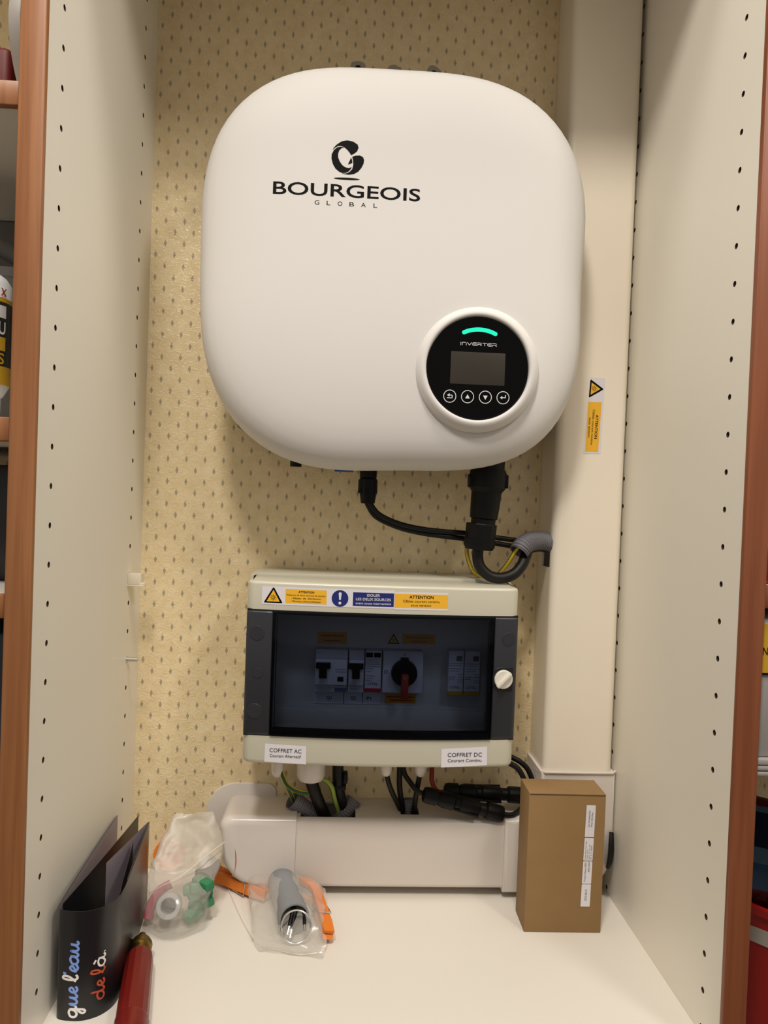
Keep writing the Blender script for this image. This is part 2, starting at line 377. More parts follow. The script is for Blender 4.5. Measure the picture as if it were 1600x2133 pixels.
# ------------------------------------------------------------------ inverter
CO = [223.67, 0.09, -0.57, -3.56, -1.11, -0.53, 0.49, -14.49, -0.75, -1.08, 0.53, 0.12, 0.94]
def rad(t):
    r = CO[0]
    for k in range(1, 7): r += CO[2*k-1]*math.cos(k*t) + CO[2*k]*math.sin(k*t)
    return r * 0.971
PROF = [(0, -152.6), (.2, -152.5), (.4, -151.9), (.55, -150.9), (.68, -149.2), (.78, -147.0), (.85, -144.6), (.905, -141.2), (.945, -137), (.972, -131.5),
        (.99, -123), (.999, -113), (1.0, -104), (.994, -92), (.978, -81), (.955, -73), (.925, -67), (.90, -64)]
IX, IZ = 1.05, 689.8
def face_y(x, z):
    dx, dz = x-IX, z-IZ; q = math.hypot(dx, dz) / rad(math.atan2(dz, dx))
    for (a, ya), (c, yc) in zip(PROF, PROF[1:]):
        if q <= c: return ya + (yc-ya)*(q-a)/(c-a)
    return -92
iv = thing('solar_inverter', 'large white rounded inverter hanging on the wallpapered wall, with a round black display', 'inverter', (3, -90, 487))
DX, DZ = 85.7, 586.8
b = B(); bm = b.bm; n = 120; rings = []
for q, y in PROF[1:]:
    rings.append([bm.verts.new((IX + q*rad(2*math.pi*i/n)*math.cos(2*math.pi*i/n), y, IZ + q*rad(2*math.pi*i/n)*math.sin(2*math.pi*i/n))) for i in range(n)])
c = bm.verts.new((IX, PROF[0][1], IZ))
for i in range(n): bm.faces.new((c, rings[0][i], rings[0][(i+1) % n]))
for a, k in zip(rings, rings[1:]):
    for i in range(n): bm.faces.new((a[i], k[i], k[(i+1) % n], a[(i+1) % n]))
bm.faces.new(rings[-1]); bmesh.ops.recalc_face_normals(bm, faces=bm.faces[:])
hs = link('housing', b, 'white', iv, sharp=60)
b = B(); b.box(-165, 172, -66, -8, 525, 865, 4)
link('heat_sink', b, 'greyc', iv)
b = B(); b.box(-120, 126, -9, 0, 590, 850, 1); link('mounting_bracket', b, 'greyc', iv)
# raised ring round the display
b = B(); b.lathe((DX, -146, DZ), (0, -1, 0), [(0, 64), (4.6, 62.8), (6.2, 61.2), (8.4, 59.2), (10, 57), (10.6, 54.9), (10.3, 53.2), (9.2, 52.1), (4, 51.6)], 96, close=False)
link('display_ring', b, 'white', iv, sharp=60)
dd = B(); dd.lathe((DX, -146, DZ), (0, -1, 0), [(0, 51.3), (7.6, 51.3), (8.3, 50.8)], 96); disp = link('display_disc', dd, 'blackg', iv, sharp=40)
yd = -154.5
b = B(); b.prism(rrect(58.2, 113.2, 570.3, 602.6, 0.6), yd+0.6, yd, 0.2); link('screen', b, 'lcd', disp)
b = B()
arc = [(70.4, 621.9), (74.5, 623.6), (80, 624.9), (85.8, 625.4), (92, 624.9), (97.5, 623.6), (102.2, 621.7)]
P = spline([(x, yd-0.1, z) for x, z in arc], 5); h = 2.0; L = []; R = []
for i, p in enumerate(P):
    t = (P[min(i+1, len(P)-1)] - P[max(i-1, 0)]).normalized(); nn = Vector((-t.z, 0, t.x)); L.append(p + nn*h); R.append(p - nn*h)
def capend(p, a0):
    return [Vector((p.x + h*math.cos(math.radians(a0+22.5*k)), p.y, p.z + h*math.sin(math.radians(a0+22.5*k)))) for k in range(1, 8)]
outl = [(v.x, v.z) for v in L[::-1]] + [(v.x, v.z) for v in capend(P[0], 110)] + [(v.x, v.z) for v in R] + [(v.x, v.z) for v in capend(P[-1], -110)]
b.prism(outl, yd+0.3, yd-0.15); link('status_light', b, 'led', disp, 'glowing green status bar')
b = B(); cx = 67.6
TG = {'I': ([[(0, 0), (0, 1)]], .35), 'N': ([[(0, 0), (0, 1), (.8, 1), (1, .8), (1, 0)]], 1.3), 'V': ([[(0, 1), (.5, 0), (1, 1)]], 1.25), 'T': ([[(0, 1), (1, 1)], [(.5, 1), (.5, 0)]], 1.2),
      'E': ([[(1, 1), (.2, 1), (0, .8), (0, .2), (.2, 0), (1, 0)], [(0, .5), (1, .5)]], 1.25), 'R': ([[(0, 0), (0, .45), (.85, .45), (1, .6), (1, .85), (.85, 1), (0, 1)], [(.6, .45), (1, 0)]], 1.3)}
for ch in 'INVERTER':
    for st in TG[ch][0]:
        for (xa, za), (xb, zb) in zip(st, st[1:]):
            pa = Vector((cx + xa*4.05, 0, 609.3 + za*2.7)); pb = Vector((cx + xb*4.05, 0, 609.3 + zb*2.7)); t = (pb-pa).normalized(); nn = Vector((-t.z, 0, t.x))*.24; t *= .2
            b.poly([Vector((q.x, yd-.06, q.z)) for q in (pa-t+nn, pb+t+nn, pb+t-nn, pa-t-nn)])
    cx += TG[ch][1]*4.05
link('lettering', b, 'inkwhite', disp)
for i, bx in enumerate((58.5, 76.4, 94.4, 112.3)):
    bz = 557.7 + i*0.25; b = B()
    N = 40
    for k in range(N):
        a0, a1 = 2*math.pi*k/N, 2*math.pi*(k+1)/N
        b.poly([(bx + rr*math.cos(a), yd-0.06, bz + rr*math.sin(a)) for rr, a in ((6.5, a0), (6.5, a1), (5.8, a1), (5.8, a0))])
    def pl(pts): b.poly([(bx+x, yd-0.06, bz+z) for x, z in pts])
    if i == 1: pl([(-2.3, -1.8), (2.3, -1.8), (0, 2.4)])
    if i == 2: pl([(-2.3, 1.6), (0, -2.6), (2.3, 1.6)])
    if i == 3: pl([(-3, 0), (-0.8, 1.7), (-0.8, -1.7)]); pl([(-0.8, .5), (2.8, .5), (2.8, -.4), (-0.8, -.4)]); pl([(2, .5), (2.8, .5), (2.8, 2.8), (2, 2.8)])
    if i == 0: pl([(-2.9, 1.1), (-0.2, 2.8), (-0.2, -.5)]); pl([(-0.4, 1.5), (2, 1.5), (2, .7), (-0.4, .7)]); pl([(2, 1.5), (2.9, .6), (2.9, -1.4), (2.1, -1.2), (2.1, .3)]); pl([(2.9, -1.4), (2.1, -2.1), (-2.8, -2.1), (-2.8, -1.3), (2, -1.3)])
    link('button', b, 'inkwhite', disp)
# printed logo
lg = B()
def onface(x, z): return (x, face_y(x, z) - 0.18, z)
def logo_poly(pts):
    from mathutils.geometry import tessellate_polygon
    V = [lg.bm.verts.new(onface(x, z)) for x, z in pts]
    for t in tessellate_polygon([[Vector((x, z, 0)) for x, z in pts]]): lg.bm.faces.new([V[k] for k in t])
E1 = [(-67.08, 795.57), (-65.89, 798.19), (-63.33, 801.32), (-58.65, 804.81), (-52.82, 806.24), (-46.9, 805.34), (-42.52, 802.65), (-41.44, 799.53), (-42.8, 795.72), (-45.92, 793.08), (-48.55, 791.64), (-50.25, 794.19), (-52.48, 796.7), (-55.23, 798.87), (-58.49, 800.25), (-61.68, 800.05), (-64.3, 798.5)]
E2 = [(-62.7, 798.61), (-65.8, 795.65), (-67.78, 791.49), (-67.85, 787.24), (-66.38, 782.03), (-63.54, 777.43), (-59.69, 774.48), (-56.45, 773.4), (-53.25, 773.81), (-50.11, 775.6), (-48.07, 778.38), (-47.58, 779.79), (-50.22, 778.78), (-53.44, 779.11), (-56.72, 781.04), (-59.52, 784.58), (-61.28, 788.72), (-61.41, 792.43), (-60.46, 795.67), (-58.4, 797.92), (-55.76, 798.73), (-58.99, 799.48)]
E3 = [(-47.42, 790.12), (-44.25, 791.38), (-39.98, 791.86), (-36.72, 790.47), (-35.54, 787.67), (-35.94, 783.92), (-37.93, 779.54), (-41.0, 775.63), (-45.19, 773.03), (-49.98, 772.1), (-54.27, 772.36), (-57.29, 772.92), (-53.23, 773.17), (-49.54, 774.78), (-46.98, 777.92), (-46.06, 782.23), (-46.43, 786.46)]
for e in (E1, E2, E3): logo_poly(e)
lg.bm.faces.new([lg.bm.verts.new(onface(x, z)) for x, z in [(-48.46, 789.31), (-47.29, 786.4), (-47.09, 783.87), (-51.41, 782.11)]])
lg.bm.faces.new([lg.bm.verts.new(onface(-52 + 12.9*math.cos(a), 767.9 + 1.15*math.sin(a))) for a in [2*math.pi*i/32 for i in range(32)]])
bmesh.ops.triangulate(lg.bm, faces=lg.bm.faces[:])
put_text(lg, 'BOURGEOIS', lambda x, z: onface(-51.4 + x, 749.9 + z), 146.0, 12.2, 0.012)
x0 = -80.8
for ch, cx in zip('GLOBAL', (-80.6, -69.2, -57.8, -46.2, -34.6, -22.8)):
    put_text(lg, ch, lambda x, z, c=cx: onface(c + x, 741.0 + z), 4.6 if ch != 'L' else 3.6, 4.2)
link('logo', lg, 'ink', iv)
# sockets underneath
b = B(); b.cyl((-97.8, -70, 500), (-97.8, -70, 484.5), 6.3); link('switch_stub', b, 'black', iv)
b = B(); b.box(-55, -34, -78, -62, 480.9, 496, 1); link('blanking_plug', b, 'blue', iv)
b = B(); b.cyl((-17.4, -60, 500), (-17.4, -60, 482), 9.4); link('signal_socket', b, 'black', iv)
b = B(); b.cyl((116.5, -75, 512), (116, -75, 488), 18); link('mains_socket', b, 'black', iv)
# filled holes above the inverter
for i, (px, pz, hole) in enumerate(((-45.0, 964.5, 1), (-1.3, 962.5, 0), (45.8, 964.5, 1))):
    b = B(); pts = []
    for k in range(18):
        a = 2*math.pi*k/18; rr = 9.0 + .8*math.sin(3*a+i) + random.uniform(-.5, .5); pts.append((px + rr*math.cos(a), pz + rr*math.sin(a)))
    b.prism(pts, 0, -0.9, 0.4, 1)
    if hole: b.mi = 1; b.cyl((px, -0.5, pz-1), (px, -1.3, pz-1), 3.6, 3.4); b.mi = 0; b.lathe((px, -0.6, pz-1), (0, -1, 0), [(0, 3.8), (1.2, 4.6), (1.6, 4.0), (1.0, 3.5)], 18, close=False)
    single('wall_patch', b, ['plug', 'ink'], ['grey filler patch with a dark plug hole above the inverter, leftmost of three', 'plain grey filler patch above the inverter, between two patches with holes', 'grey filler patch with a dark plug hole above the inverter, rightmost of three'][i], 'wall patch', 'filler patches above the inverter')

# ------------------------------------------------------------------ cables under the inverter
sc = thing('signal_cable', 'thin black twin cable with a small round plug, sagging from under the inverter', 'cable', (-17.4, -60, 447))
b = B(); b.lathe((-17.2, -60, 487), (0.02, 0, -1), [(0, 9.6), (11, 9.6), (12, 8.8), (13, 10.2), (24, 10.2), (32, 9), (40, 7.8), (40.4, 4)], 24)
for k in range(10):
    a = 2*math.pi*k/10; b.box(-17+10.0*math.cos(a)-.8, -17+10.0*math.cos(a)+.8, -60+10*math.sin(a)-.8, -60+10*math.sin(a)+.8, 458, 473, 0.3, 1)
link('plug', b, 'black', sc)
c1 = [(-16, -60, 452), (-13.1, -60, 446), (-2.8, -60, 434.5), (19.4, -58, 425.2), (47.1, -56, 419.8), (75.2, -52, 417.5), (97.8, -50, 416.5), (131.8, -46, 412.8), (159, -46, 410), (186, -44, 407)]
c2 = [(-19, -57, 452), (-16, -56, 445), (-6, -56, 431.8), (19.8, -54, 420.8), (47.7, -52, 415), (75.7, -50, 412), (98.5, -47, 410), (132.4, -44, 406), (156, -44, 403), (186, -42, 401)]
for p in (c1, c2): b = B(); b.tube(p, 3.0, 12, 6); link('lead', b, 'cable', sc)
mc = thing('mains_cable', 'thick black mains cable with a large round connector, looping onto the box top', 'cable', (116, -75, 363))
b = B(); b.lathe((116.4, -75, 490), (-0.06, 0, -1), [(0, 18.6), (4, 20.6), (21, 20.4), (25, 17.4), (26, 16.8)], 32)
for s in (-1, 1): b.box(116+s*20-2, 116+s*20+2, -82, -68, 469, 484, 1.2)
link('locking_ring', b, 'black', mc)
b = B(); b.lathe((115, -75, 465), (-0.075, 0, -1), [(0, 16.8), (14, 16.3), (30, 15.4), (31, 13.6), (38, 13.6)], 32); link('connector_body', b, 'black', mc)
b = B(); b.lathe((111, -75, 429), (-0.07, 0, -1), [(0, 17), (1, 17.4), (17, 17.2), (17.6, 17.9), (25, 17.6), (29, 15.5), (29.5, 7)], 12); link('gland_nut', b, 'black', mc, sharp=20)
b = B(); b.tube([(108.5, -75, 408), (107.8, -75, 392), (111.2, -76, 380.4), (122, -77, 371.0), (135.4, -77, 369.2), (149, -75, 373.6), (158.6, -71, 383), (164, -66, 393), (169.5, -59, 401.5), (183, -52, 404.5), (203, -46, 402)], 6.2, 18, 8); link('lead', b, 'cable', mc)
def stripes(g): return lambda i, r, n: g if (i % n) in (0, 1, 2, 6, 7, 8) else 1 - g
b = B(); b.tube([(176, -60, 409), (160, -68, 407), (153.2, -67, 400.9), (146.5, -62, 387), (140, -54, 374.9), (134, -42, 366.5), (120, -42, 366), (106.4, -58, 374.1), (99.6, -60, 388.3), (99, -53, 400), (103, -49, 411)], 2.3, 12, 8, stripe=stripes(0))
single('earth_wire', b, ['amber', 'green'], 'yellow and green striped earth wire looping beside the thick mains cable', 'wire')
def corr(path, r, pitch=3.0, n=20):
    P = spline(path, 40); Ls = [0]
    for a, c in zip(P, P[1:]): Ls.append(Ls[-1] + (c-a).length)
    m = int(Ls[-1] / pitch * 6); out = []; j = 0
    for k in range(m+1):
        d = Ls[-1]*k/m
        while j < len(P)-2 and Ls[j+1] < d: j += 1
        f = (d-Ls[j]) / max(1e-6, Ls[j+1]-Ls[j]); out.append(P[j].lerp(P[j+1], f))
    rf = [1.0, 1.0, 0.97, 0.88, 0.88, 0.97]
    b = B(); b.tube(out, r, n, 1, rf=lambda i: rf[i % 6], cap=False)
    b.mi = 0; b.tube(out, r*0.86, n, 1, cap=False)
    return b
single('corrugated_conduit', corr([(155.2, -70, 398), (160.5, -67, 405), (170.5, -60, 410), (184.5, -52, 411), (199, -46, 407), (212, -44, 402)], 11.3), 'conduit', 'grey corrugated conduit bending out of the vertical trunking beside the mains cable loop', 'conduit', 'grey corrugated conduits')

# ------------------------------------------------------------------ trunking
def hollow(pts, inner, a0, a1, axis):
    b = bmesh.new(); rg = []
    for P in (pts, inner):
        rg.append([[b.verts.new((x, y, t) if axis == 'z' else (t, x, y)) for x, y in P] for t in (a0, a1)])
    n = len(pts)
    for i in range(n):
        j = (i+1) % n; (o0, o1), (i0, i1) = rg
        b.faces.new((o0[i], o0[j], o1[j], o1[i])); b.faces.new((i0[i], i0[j], i1[j], i1[i]))
        b.faces.new((o0[i], o0[j], i0[j], i0[i])); b.faces.new((o1[i], o1[j], i1[j], i1[i]))
    bmesh.ops.recalc_face_normals(b, faces=b.faces[:]); o = B(); o.merge(b); return o
def cutter(x0, x1, y0, y1, z0, z1):
    b = B(); b.box(x0, x1, y0, y1, z0, z1); return link('cut', b, 'trunk')
vt = thing('vertical_trunking', 'tall white cable trunking running up the right side of the recess', 'trunking', (236, -31, 147))
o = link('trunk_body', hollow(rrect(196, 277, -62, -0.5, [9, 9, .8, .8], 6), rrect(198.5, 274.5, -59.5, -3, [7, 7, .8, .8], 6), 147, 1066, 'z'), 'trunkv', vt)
c = cutter(190, 202, -52.5, -20, 380, 416); 
bake_bool(o, [c])
# warning sticker on it
sk = B(); sk.mi = 0; sy = -62.25
def quad(b, pts, y): b.poly([(x, y, z) for x, z in pts])
quad(sk, [(231.5, 599.2), (227.0, 512.6), (247.0, 513.2), (248.6, 598.8)], sy)
sk.mi = 1; quad(sk, [(231.6, 596.4), (230.6, 577.0), (231.6, 576.6), (246.8, 586.0), (246.8, 587.2), (232.6, 596.8)], sy-.08)
sk.mi = 2; quad(sk, [(233.2, 593.6), (232.5, 579.6), (243.6, 586.6)], sy-.16); quad(sk, [(230.2, 571.4), (229.0, 514.8), (244.0, 515.0), (245.8, 571.6)], sy-.08)
sk.mi = 1
def sun(b, cx, cz, y, r):
    for k in range(20):
        a0, a1 = 2*math.pi*k/20, 2*math.pi*(k+1)/20
        b.poly([(cx + q*math.cos(a), y, cz + q*math.sin(a)) for q, a in ((r, a0), (r, a1), (r*.72, a1), (r*.72, a0))])
    for k in range(8):
        a = 2*math.pi*k/8; d = Vector((math.cos(a), 0, math.sin(a))); t = Vector((-d.z, 0, d.x))*r*.1; p = Vector((cx, y, cz))
        b.poly([p + d*r*1.15 + t, p + d*r*1.75 + t, p + d*r*1.75 - t, p + d*r*1.15 - t])
    b.poly([(cx-.25*r, y, cz+.05*r), (cx+.25*r, y, cz+.6*r), (cx+.05*r, y, cz+.1*r), (cx+.3*r, y, cz-.05*r), (cx-.2*r, y, cz-.6*r), (cx, y, cz-.05*r)])
sun(sk, 236.4, 586.9, sy-.24, 2.1)
def tilt(cx, cz): return lambda tx, ty: (cx + ty - 0.027*tx, sy-.16, cz - tx)
put_text(sk, 'ATTENTION', tilt(239.3, 543.5), 27.5, 3.0, 0.02); put_text(sk, 'Câbles courant continu', tilt(235.4, 543), 40, 2.6, 0.008); put_text(sk, 'sous tension', tilt(231.6, 542.5), 22.5, 2.6, 0.008)
link('warning_sticker', sk, ['paperw', 'ink', 'yellow'], vt, 'white and yellow warning sticker')
ht = thing('horizontal_trunking', 'white horizontal cable trunking with square cut-outs on top, below the grey box', 'trunking', (35, -31, 10))
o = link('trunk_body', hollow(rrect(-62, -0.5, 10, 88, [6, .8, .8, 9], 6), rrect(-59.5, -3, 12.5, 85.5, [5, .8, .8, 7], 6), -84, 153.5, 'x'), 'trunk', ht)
cs = [cutter(-80, -17, -54, -12, 80, 95), cutter(35.5, 57.2, -45, -12, 80, 95)]
bake_bool(o, cs)
b = B(); b.mi = 0; b.poly([(-63, -62.15, 14.0), (-59, -62.15, 14.2), (-55, -62.15, 13.6), (-59, -62.15, 13.7)]); link('red_mark', b, 'scratch', ht)
# end hood that goes into the wall
hd = thing('trunking_end_hood', 'glossy white plastic hood with a wall flange at the left end of the horizontal trunking', 'trunking hood', (-130, -32, 8))
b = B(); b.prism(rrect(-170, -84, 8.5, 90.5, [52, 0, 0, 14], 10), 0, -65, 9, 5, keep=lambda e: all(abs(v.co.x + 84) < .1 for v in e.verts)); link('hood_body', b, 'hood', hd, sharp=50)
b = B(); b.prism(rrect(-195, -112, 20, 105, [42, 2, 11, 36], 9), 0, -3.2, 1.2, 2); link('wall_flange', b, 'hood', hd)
P = spline([(-150.2, 57), (-149, 49), (-148.6, 40), (-149.8, 31)], 5) if False else None
b = B()
for (xa, za, wa), (xb, zb, wb) in zip([(-151, 56, .1), (-149.9, 49, .5), (-149.4, 41, .6), (-150, 33, .3)], [(-149.9, 49, .5), (-149.4, 41, .6), (-150, 33, .3), (-150.4, 27, .1)]):
    b.poly([(xa-wa, -65.2, za), (xb-wb, -65.2, zb), (xb+wb, -65.2, zb), (xa+wa, -65.2, za)])
link('red_mark', b, 'scratch', hd, 'thin red crayon line')
# corner piece joining both trunkings
el = thing('trunking_corner', 'white corner piece joining the two trunkings, mostly behind the cardboard box', 'trunking corner', (218, -33, 7))
pts = [(153.5, 7), (231, 7)] + [(231 + 49*math.sin(math.radians(a)), 56 - 49*math.cos(math.radians(a))) for a in range(10, 91, 10)] + [(280, 147), (193, 147), (193, 118)] + [(165 + 28*math.cos(math.radians(a)), 119 - 28*math.sin(math.radians(a))) for a in range(15, 91, 15)] + [(153.5, 91)]
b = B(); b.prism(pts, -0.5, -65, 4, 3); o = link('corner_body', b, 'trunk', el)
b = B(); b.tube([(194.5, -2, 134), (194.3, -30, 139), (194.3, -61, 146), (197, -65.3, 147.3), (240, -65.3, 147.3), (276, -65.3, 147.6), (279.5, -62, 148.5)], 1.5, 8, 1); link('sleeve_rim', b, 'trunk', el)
b = B(); b.tube([(274, -67.5, 40), (274.5, -71, 48), (275.2, -72, 60), (275.6, -70.5, 70), (277, -66.5, 80)], 4.6, 10, 5, rf=lambda i: .75 + .25*math.sin(i*.16), flat=.7); single('cable_stub', b, 'cable', 'short black cable hanging between the cardboard box and the right side panel', 'cable')

# ------------------------------------------------------------------ distribution box
db = thing('distribution_box', 'cream electrical box with a smoked window and warning stickers, under the inverter', 'electrical box', (3, -60, 170))
b = B(); b.prism(rrect(-146, 152, 168, 364, 5, 4), 0, -58, 1.5, 2); b.box(-138, 144, -62, -2, 361, 365.5, 1); link('base', b, 'lid', db)
b = B(); LX0, LX1 = -141, 147.5
def band(z0, z1, rt): 
    pts = rrect(LX0, LX1, -119.5, -57, [9, 9, 0.5, 0.5], 6); bb = bmesh.new()
    a = [bb.verts.new((x, y, z0)) for x, y in pts]; c = [bb.verts.new((x, y, z1)) for x, y in pts]; f0 = bb.faces.new(a[::-1]); f1 = bb.faces.new(c); nn = len(pts)
    for i in range(nn): bb.faces.new((a[i], a[(i+1) % nn], c[(i+1) % nn], c[i]))
    bmesh.ops.recalc_face_normals(bb, faces=bb.faces[:])
    bmesh.ops.bevel(bb, geom=[e for e in (f1 if rt > 0 else f0).edges], offset=abs(rt), segments=4, affect='EDGES', profile=.5)
    b.merge(bb)
band(332.6, 362, 3.2); band(170, 200, -5)
b.box(LX0, -112, -104, -57, 199, 333); b.box(123, LX1, -104, -57, 199, 333)
link('lid', b, 'lid', db)
b = B(); b.box(-113, 124, -66, -60, 199, 333); b.box(-112, 123, -72, -66, 199.5, 217, 1); b.box(-112, 123, -70, -66, 216, 221, .5); fp = link('front_plate', b, 'cream_back', db)
# door
for x0, x1 in ((-140.5, -112.6), (121.2, 147.2)):
    b = B(); b.box(x0, x1, -121, -107, 201, 331.2, 2.2, 3); link('door_band', b, 'smokeband', db)
b = B(); b.box(-112.4, 121, -121.6, -119.6, 201, 331.2, 0.4, 1); dw = link('door_window', b, 'window', db, 'smoked transparent window')
b = B()
for x in (-111.6, 119.2): b.box(x-.6, x+.9, -119.5, -108, 202, 330, .2, 1)
b.box(-112, 120.5, -119.4, -112, 201.5, 207.5, .3); b.box(-112, 120.5, -119.4, -115, 328, 331, .3)
for x in (-108.3, 115.6): b.box(x-.35, x+.35, -119.5, -117, 209, 326, .1, 1)
b.box(-108.5, 116, -119.5, -117, 208.8, 209.6, .1, 1)
link('window_rib', b, 'gap', db)
for x, z, r in ((-129, 308, 8), (-129, 226, 8), (-127, 266, 5.5), (137, 308, 7.5)):
    b = B(); b.lathe((x, -121.0, z), (0, -1, 0), [(0, r), (.5, r*.95), (.5, 0)], 24); link('screw_cap', b, 'smokeband', db)
for z in (307.5, 225.5):
    b = B(); b.cyl((-141.6, -114, z), (-139.6, -114, z), 3.4, n=16); link('hinge_pin', b, 'knob', db)
b = B(); b.box(-140.2, 147, -119, -106, 330.8, 332.9); b.box(-140.2, 147, -119, -106, 199.7, 201.4); link('gap_strip', b, 'gap', db)  # black strips in the door gaps, standing for the shade inside
b = B(); b.prism(rrect(120.8, 143.2, 253.2, 278.6, [9, 1.5, 1.5, 9], 6), -120.8, -122.2, .4, 1); kp = link('knob_recess', b, 'gap', db)
b = B(); b.lathe((132.4, -121.5, 265.8), (0, -1, 0), [(0, 10), (3, 9.9), (3.8, 9.2)], 36); kn = link('door_knob', b, 'knob', db)
b = B(); b.box(132.4-10.4, 132.4+10.4, -129, -124.6, 265.8-1.9, 265.8+1.9, .9, 2, rot=Matrix.Rotation(math.radians(-47), 3, 'Y')); link('knob_grip', b, 'knob', kn)
# modules behind the window
def module(x0, x1, z0=237.5, z1=284.5, m='modwhite', name='circuit_breaker'):
    b = B(); b.box(x0+.3, x1-.3, -78, -62, z0, z1, .6, 1); b.box(x0+.5, x1-.5, -84, -77, z0+9, z1-10, .8, 1) if name == 'circuit_breaker' else None
    return link(name, b, m, db)
def toggle(par, cx, y=-84):
    b = B(); b.box(cx-8, cx+8, y-3, y+1, 265, 271.5, .6, 1); b.box(cx-4.2, cx+4.2, y-6, y+1, 255, 266, .8, 1); link('toggle', b, 'black', par)
def lines(par, x0, x1, zs, y, m='inkgrey', hgt=.5):
    b = B()
    for z, f in zs: b.box(x0, x0+(x1-x0)*f, y-.1, y, z, z+hgt)
    return link('small_print', b, m, par)
m1 = module(-68.5, -32.5); toggle(m1, -59.5)
b = B(); b.box(-43.5, -37, -85, -83.5, 251, 256, .3, 1); link('test_button', b, 'ink', m1)
lines(m1, -65, -49, [(249, .3), (246.8, .5), (243, .9), (240.4, 1)], -84.1); lines(m1, -46, -34, [(264, .9), (261, 1), (246, .8)], -84.1)
b = B(); b.box(-46, -33.2, -79.4, -77.8, 238, 242, .3, 1); link('colour_band', b, 'modblue', m1)
m2 = module(-31.8, -14.2); toggle(m2, -23.5)
lines(m2, -30, -20, [(250, .5), (247.6, .7), (245.2, .7), (242.8, .9), (240.4, 1)], -84.1)
m3 = module(-13.6, 5.0, name='surge_protector')
b = B(); b.box(-12.6, -5.2, -78.6, -77.5, 277, 282, .2, 1); b.box(-3.8, 3.6, -78.6, -77.5, 277, 282, .2, 1); link('indicator', b, 'ink', m3)
lines(m3, -12, 3.4, [(274, 1), (271.6, .9), (269.2, 1), (266.4, 1), (264, .5), (261, .4), (256, .6), (253, .5), (250.6, .4)], -78.1)
b = B(); put_text(b, 'CITEL', fxz(-4.3, 246.2, -78.3), 11.5, 2.6); link('lettering', b, 'navy', m3)
b = B(); b.box(-13.2, 4.6, -79, -77.6, 238.2, 242.6, .3, 1); link('colour_band', b, 'modred', m3)
b = B(); b.box(6.2, 51, -79, -62, 238, 284.8, .8, 1); rs = link('rotary_switch', b, 'modwhite', db)
b = B(); b.lathe((30, -79, 261), (0, -1, 0), [(0, 14.6), (7, 14), (9, 12)], 32); b.box(25.5, 34.5, -84, -78, 272, 278, 1); link('dial', b, 'black', rs)
b = B(); b.box(26.2, 34.2, -93, -86, 234.5, 262, 1.4, 2); rh = link('handle', b, 'rotor', rs, 'red switch handle')
b = B(); b.lathe((30, -93, 258), (0, -1, 0), [(0, 1.8), (.8, 1.4)], 12); link('screw', b, 'steel', rh)
b = B(); put_text(b, 'O', fxz(9.7, 259.3, -79.2), 4.2, 4.2); link('lettering', b, 'ink', rs)
b = B(); put_text(b, 'I', fxz(30, 279.5, -79.2), .5, 3.5); link('lettering', b, 'ink', rs)
for x0, x1 in ((79, 96.8), (97.2, 115.2)):
    m4 = module(x0, x1, 236.8, 286.6, name='surge_protector')
    b = B(); b.box(x1-8.5, x1-2.2, -78.8, -77.5, 275.5, 281, .2, 1); link('indicator', b, 'greyc', m4)
    lines(m4, x0+1.2, x1-1.2, [(272, 1), (269.6, .95), (266.4, 1), (263.8, .8), (257, .5), (254.6, .4)], -78.1); lines(m4, x0+11, x1-1, [(260, 1), (257, 1), (254, 1), (251.5, 1)], -78.1)
    b = B(); put_text(b, 'CITEL', fxz((x0+x1)/2, 244.4, -78.3), 11.5, 2.6); link('lettering', b, 'navy', m4)
    b = B(); b.box(x0+.2, x1-.2, -79, -77.6, 237.2, 241.6, .3, 1); link('colour_band', b, 'modyel', m4)
def lab(x0, x1, z0, z1, m): 
    b = B(); b.box(x0, x1, -66.5, -65.8, z0, z1); return link('small_label', b, m, fp)
l1 = lab(-67, -34.5, 288.4, 301.6, 'labo'); lines(l1, -63.5, -37.5, [(297, 1)], -66.6, 'inkred', 1.4); lines(l1, -59.5, -41.5, [(291.4, 1)], -66.6, 'inkred', 1.4)
l2 = lab(28, 64.8, 290.6, 301.8, 'labo'); b = B(); put_text(b, 'Ne pas manœuvrer', fxz(46.4, 297.2, -66.7), 29, 2.0); put_text(b, 'en charge', fxz(46.4, 292.8, -66.7), 15, 2.0); link('lettering', b, 'ink', l2)
l3 = lab(10.6, 45.5, 223.4, 234.3, 'labo'); lines(l3, 13, 43, [(230, 1)], -66.6, 'inkred', 1.2); lines(l3, 16, 40, [(226, 1)], -66.6, 'inkred', 1.2)
b = B(); b.mi = 0; b.poly([(11.2, -66.3, 290.2), (24.8, -66.3, 290.2), (18, -66.3, 302)]); b.mi = 1; b.poly([(13.4, -66.4, 291.6), (22.6, -66.4, 291.6), (18, -66.4, 299.4)])
b.mi = 0; b.poly([(18.8, -66.5, 297), (16.8, -66.5, 294.2), (18, -66.5, 294.4), (17.4, -66.5, 292.2), (19.4, -66.5, 295), (18.2, -66.5, 294.8)]); link('hazard_triangle', b, ['ink', 'yellow'], fp)
b = B(); b.box(-68.5, 5.5, -67, -65.8, 221.8, 235); tg = link('tag_strip', b, 'modwhite', fp)
b = B(); put_text(b, 'Q1', fxz(-52, 226.6, -67.2), 5.6, 3.6, .01); put_text(b, 'Q2', fxz(-24.8, 226.6, -67.2), 5.6, 3.6, .01); put_text(b, 'P1', fxz(-7.4, 226.6, -67.2), 5, 3.6, .01)
b.box(-35.8, -35.2, -67.2, -66.9, 222, 235); b.box(-14.9, -14.3, -67.2, -66.9, 222, 235); link('lettering', b, 'ink', tg)
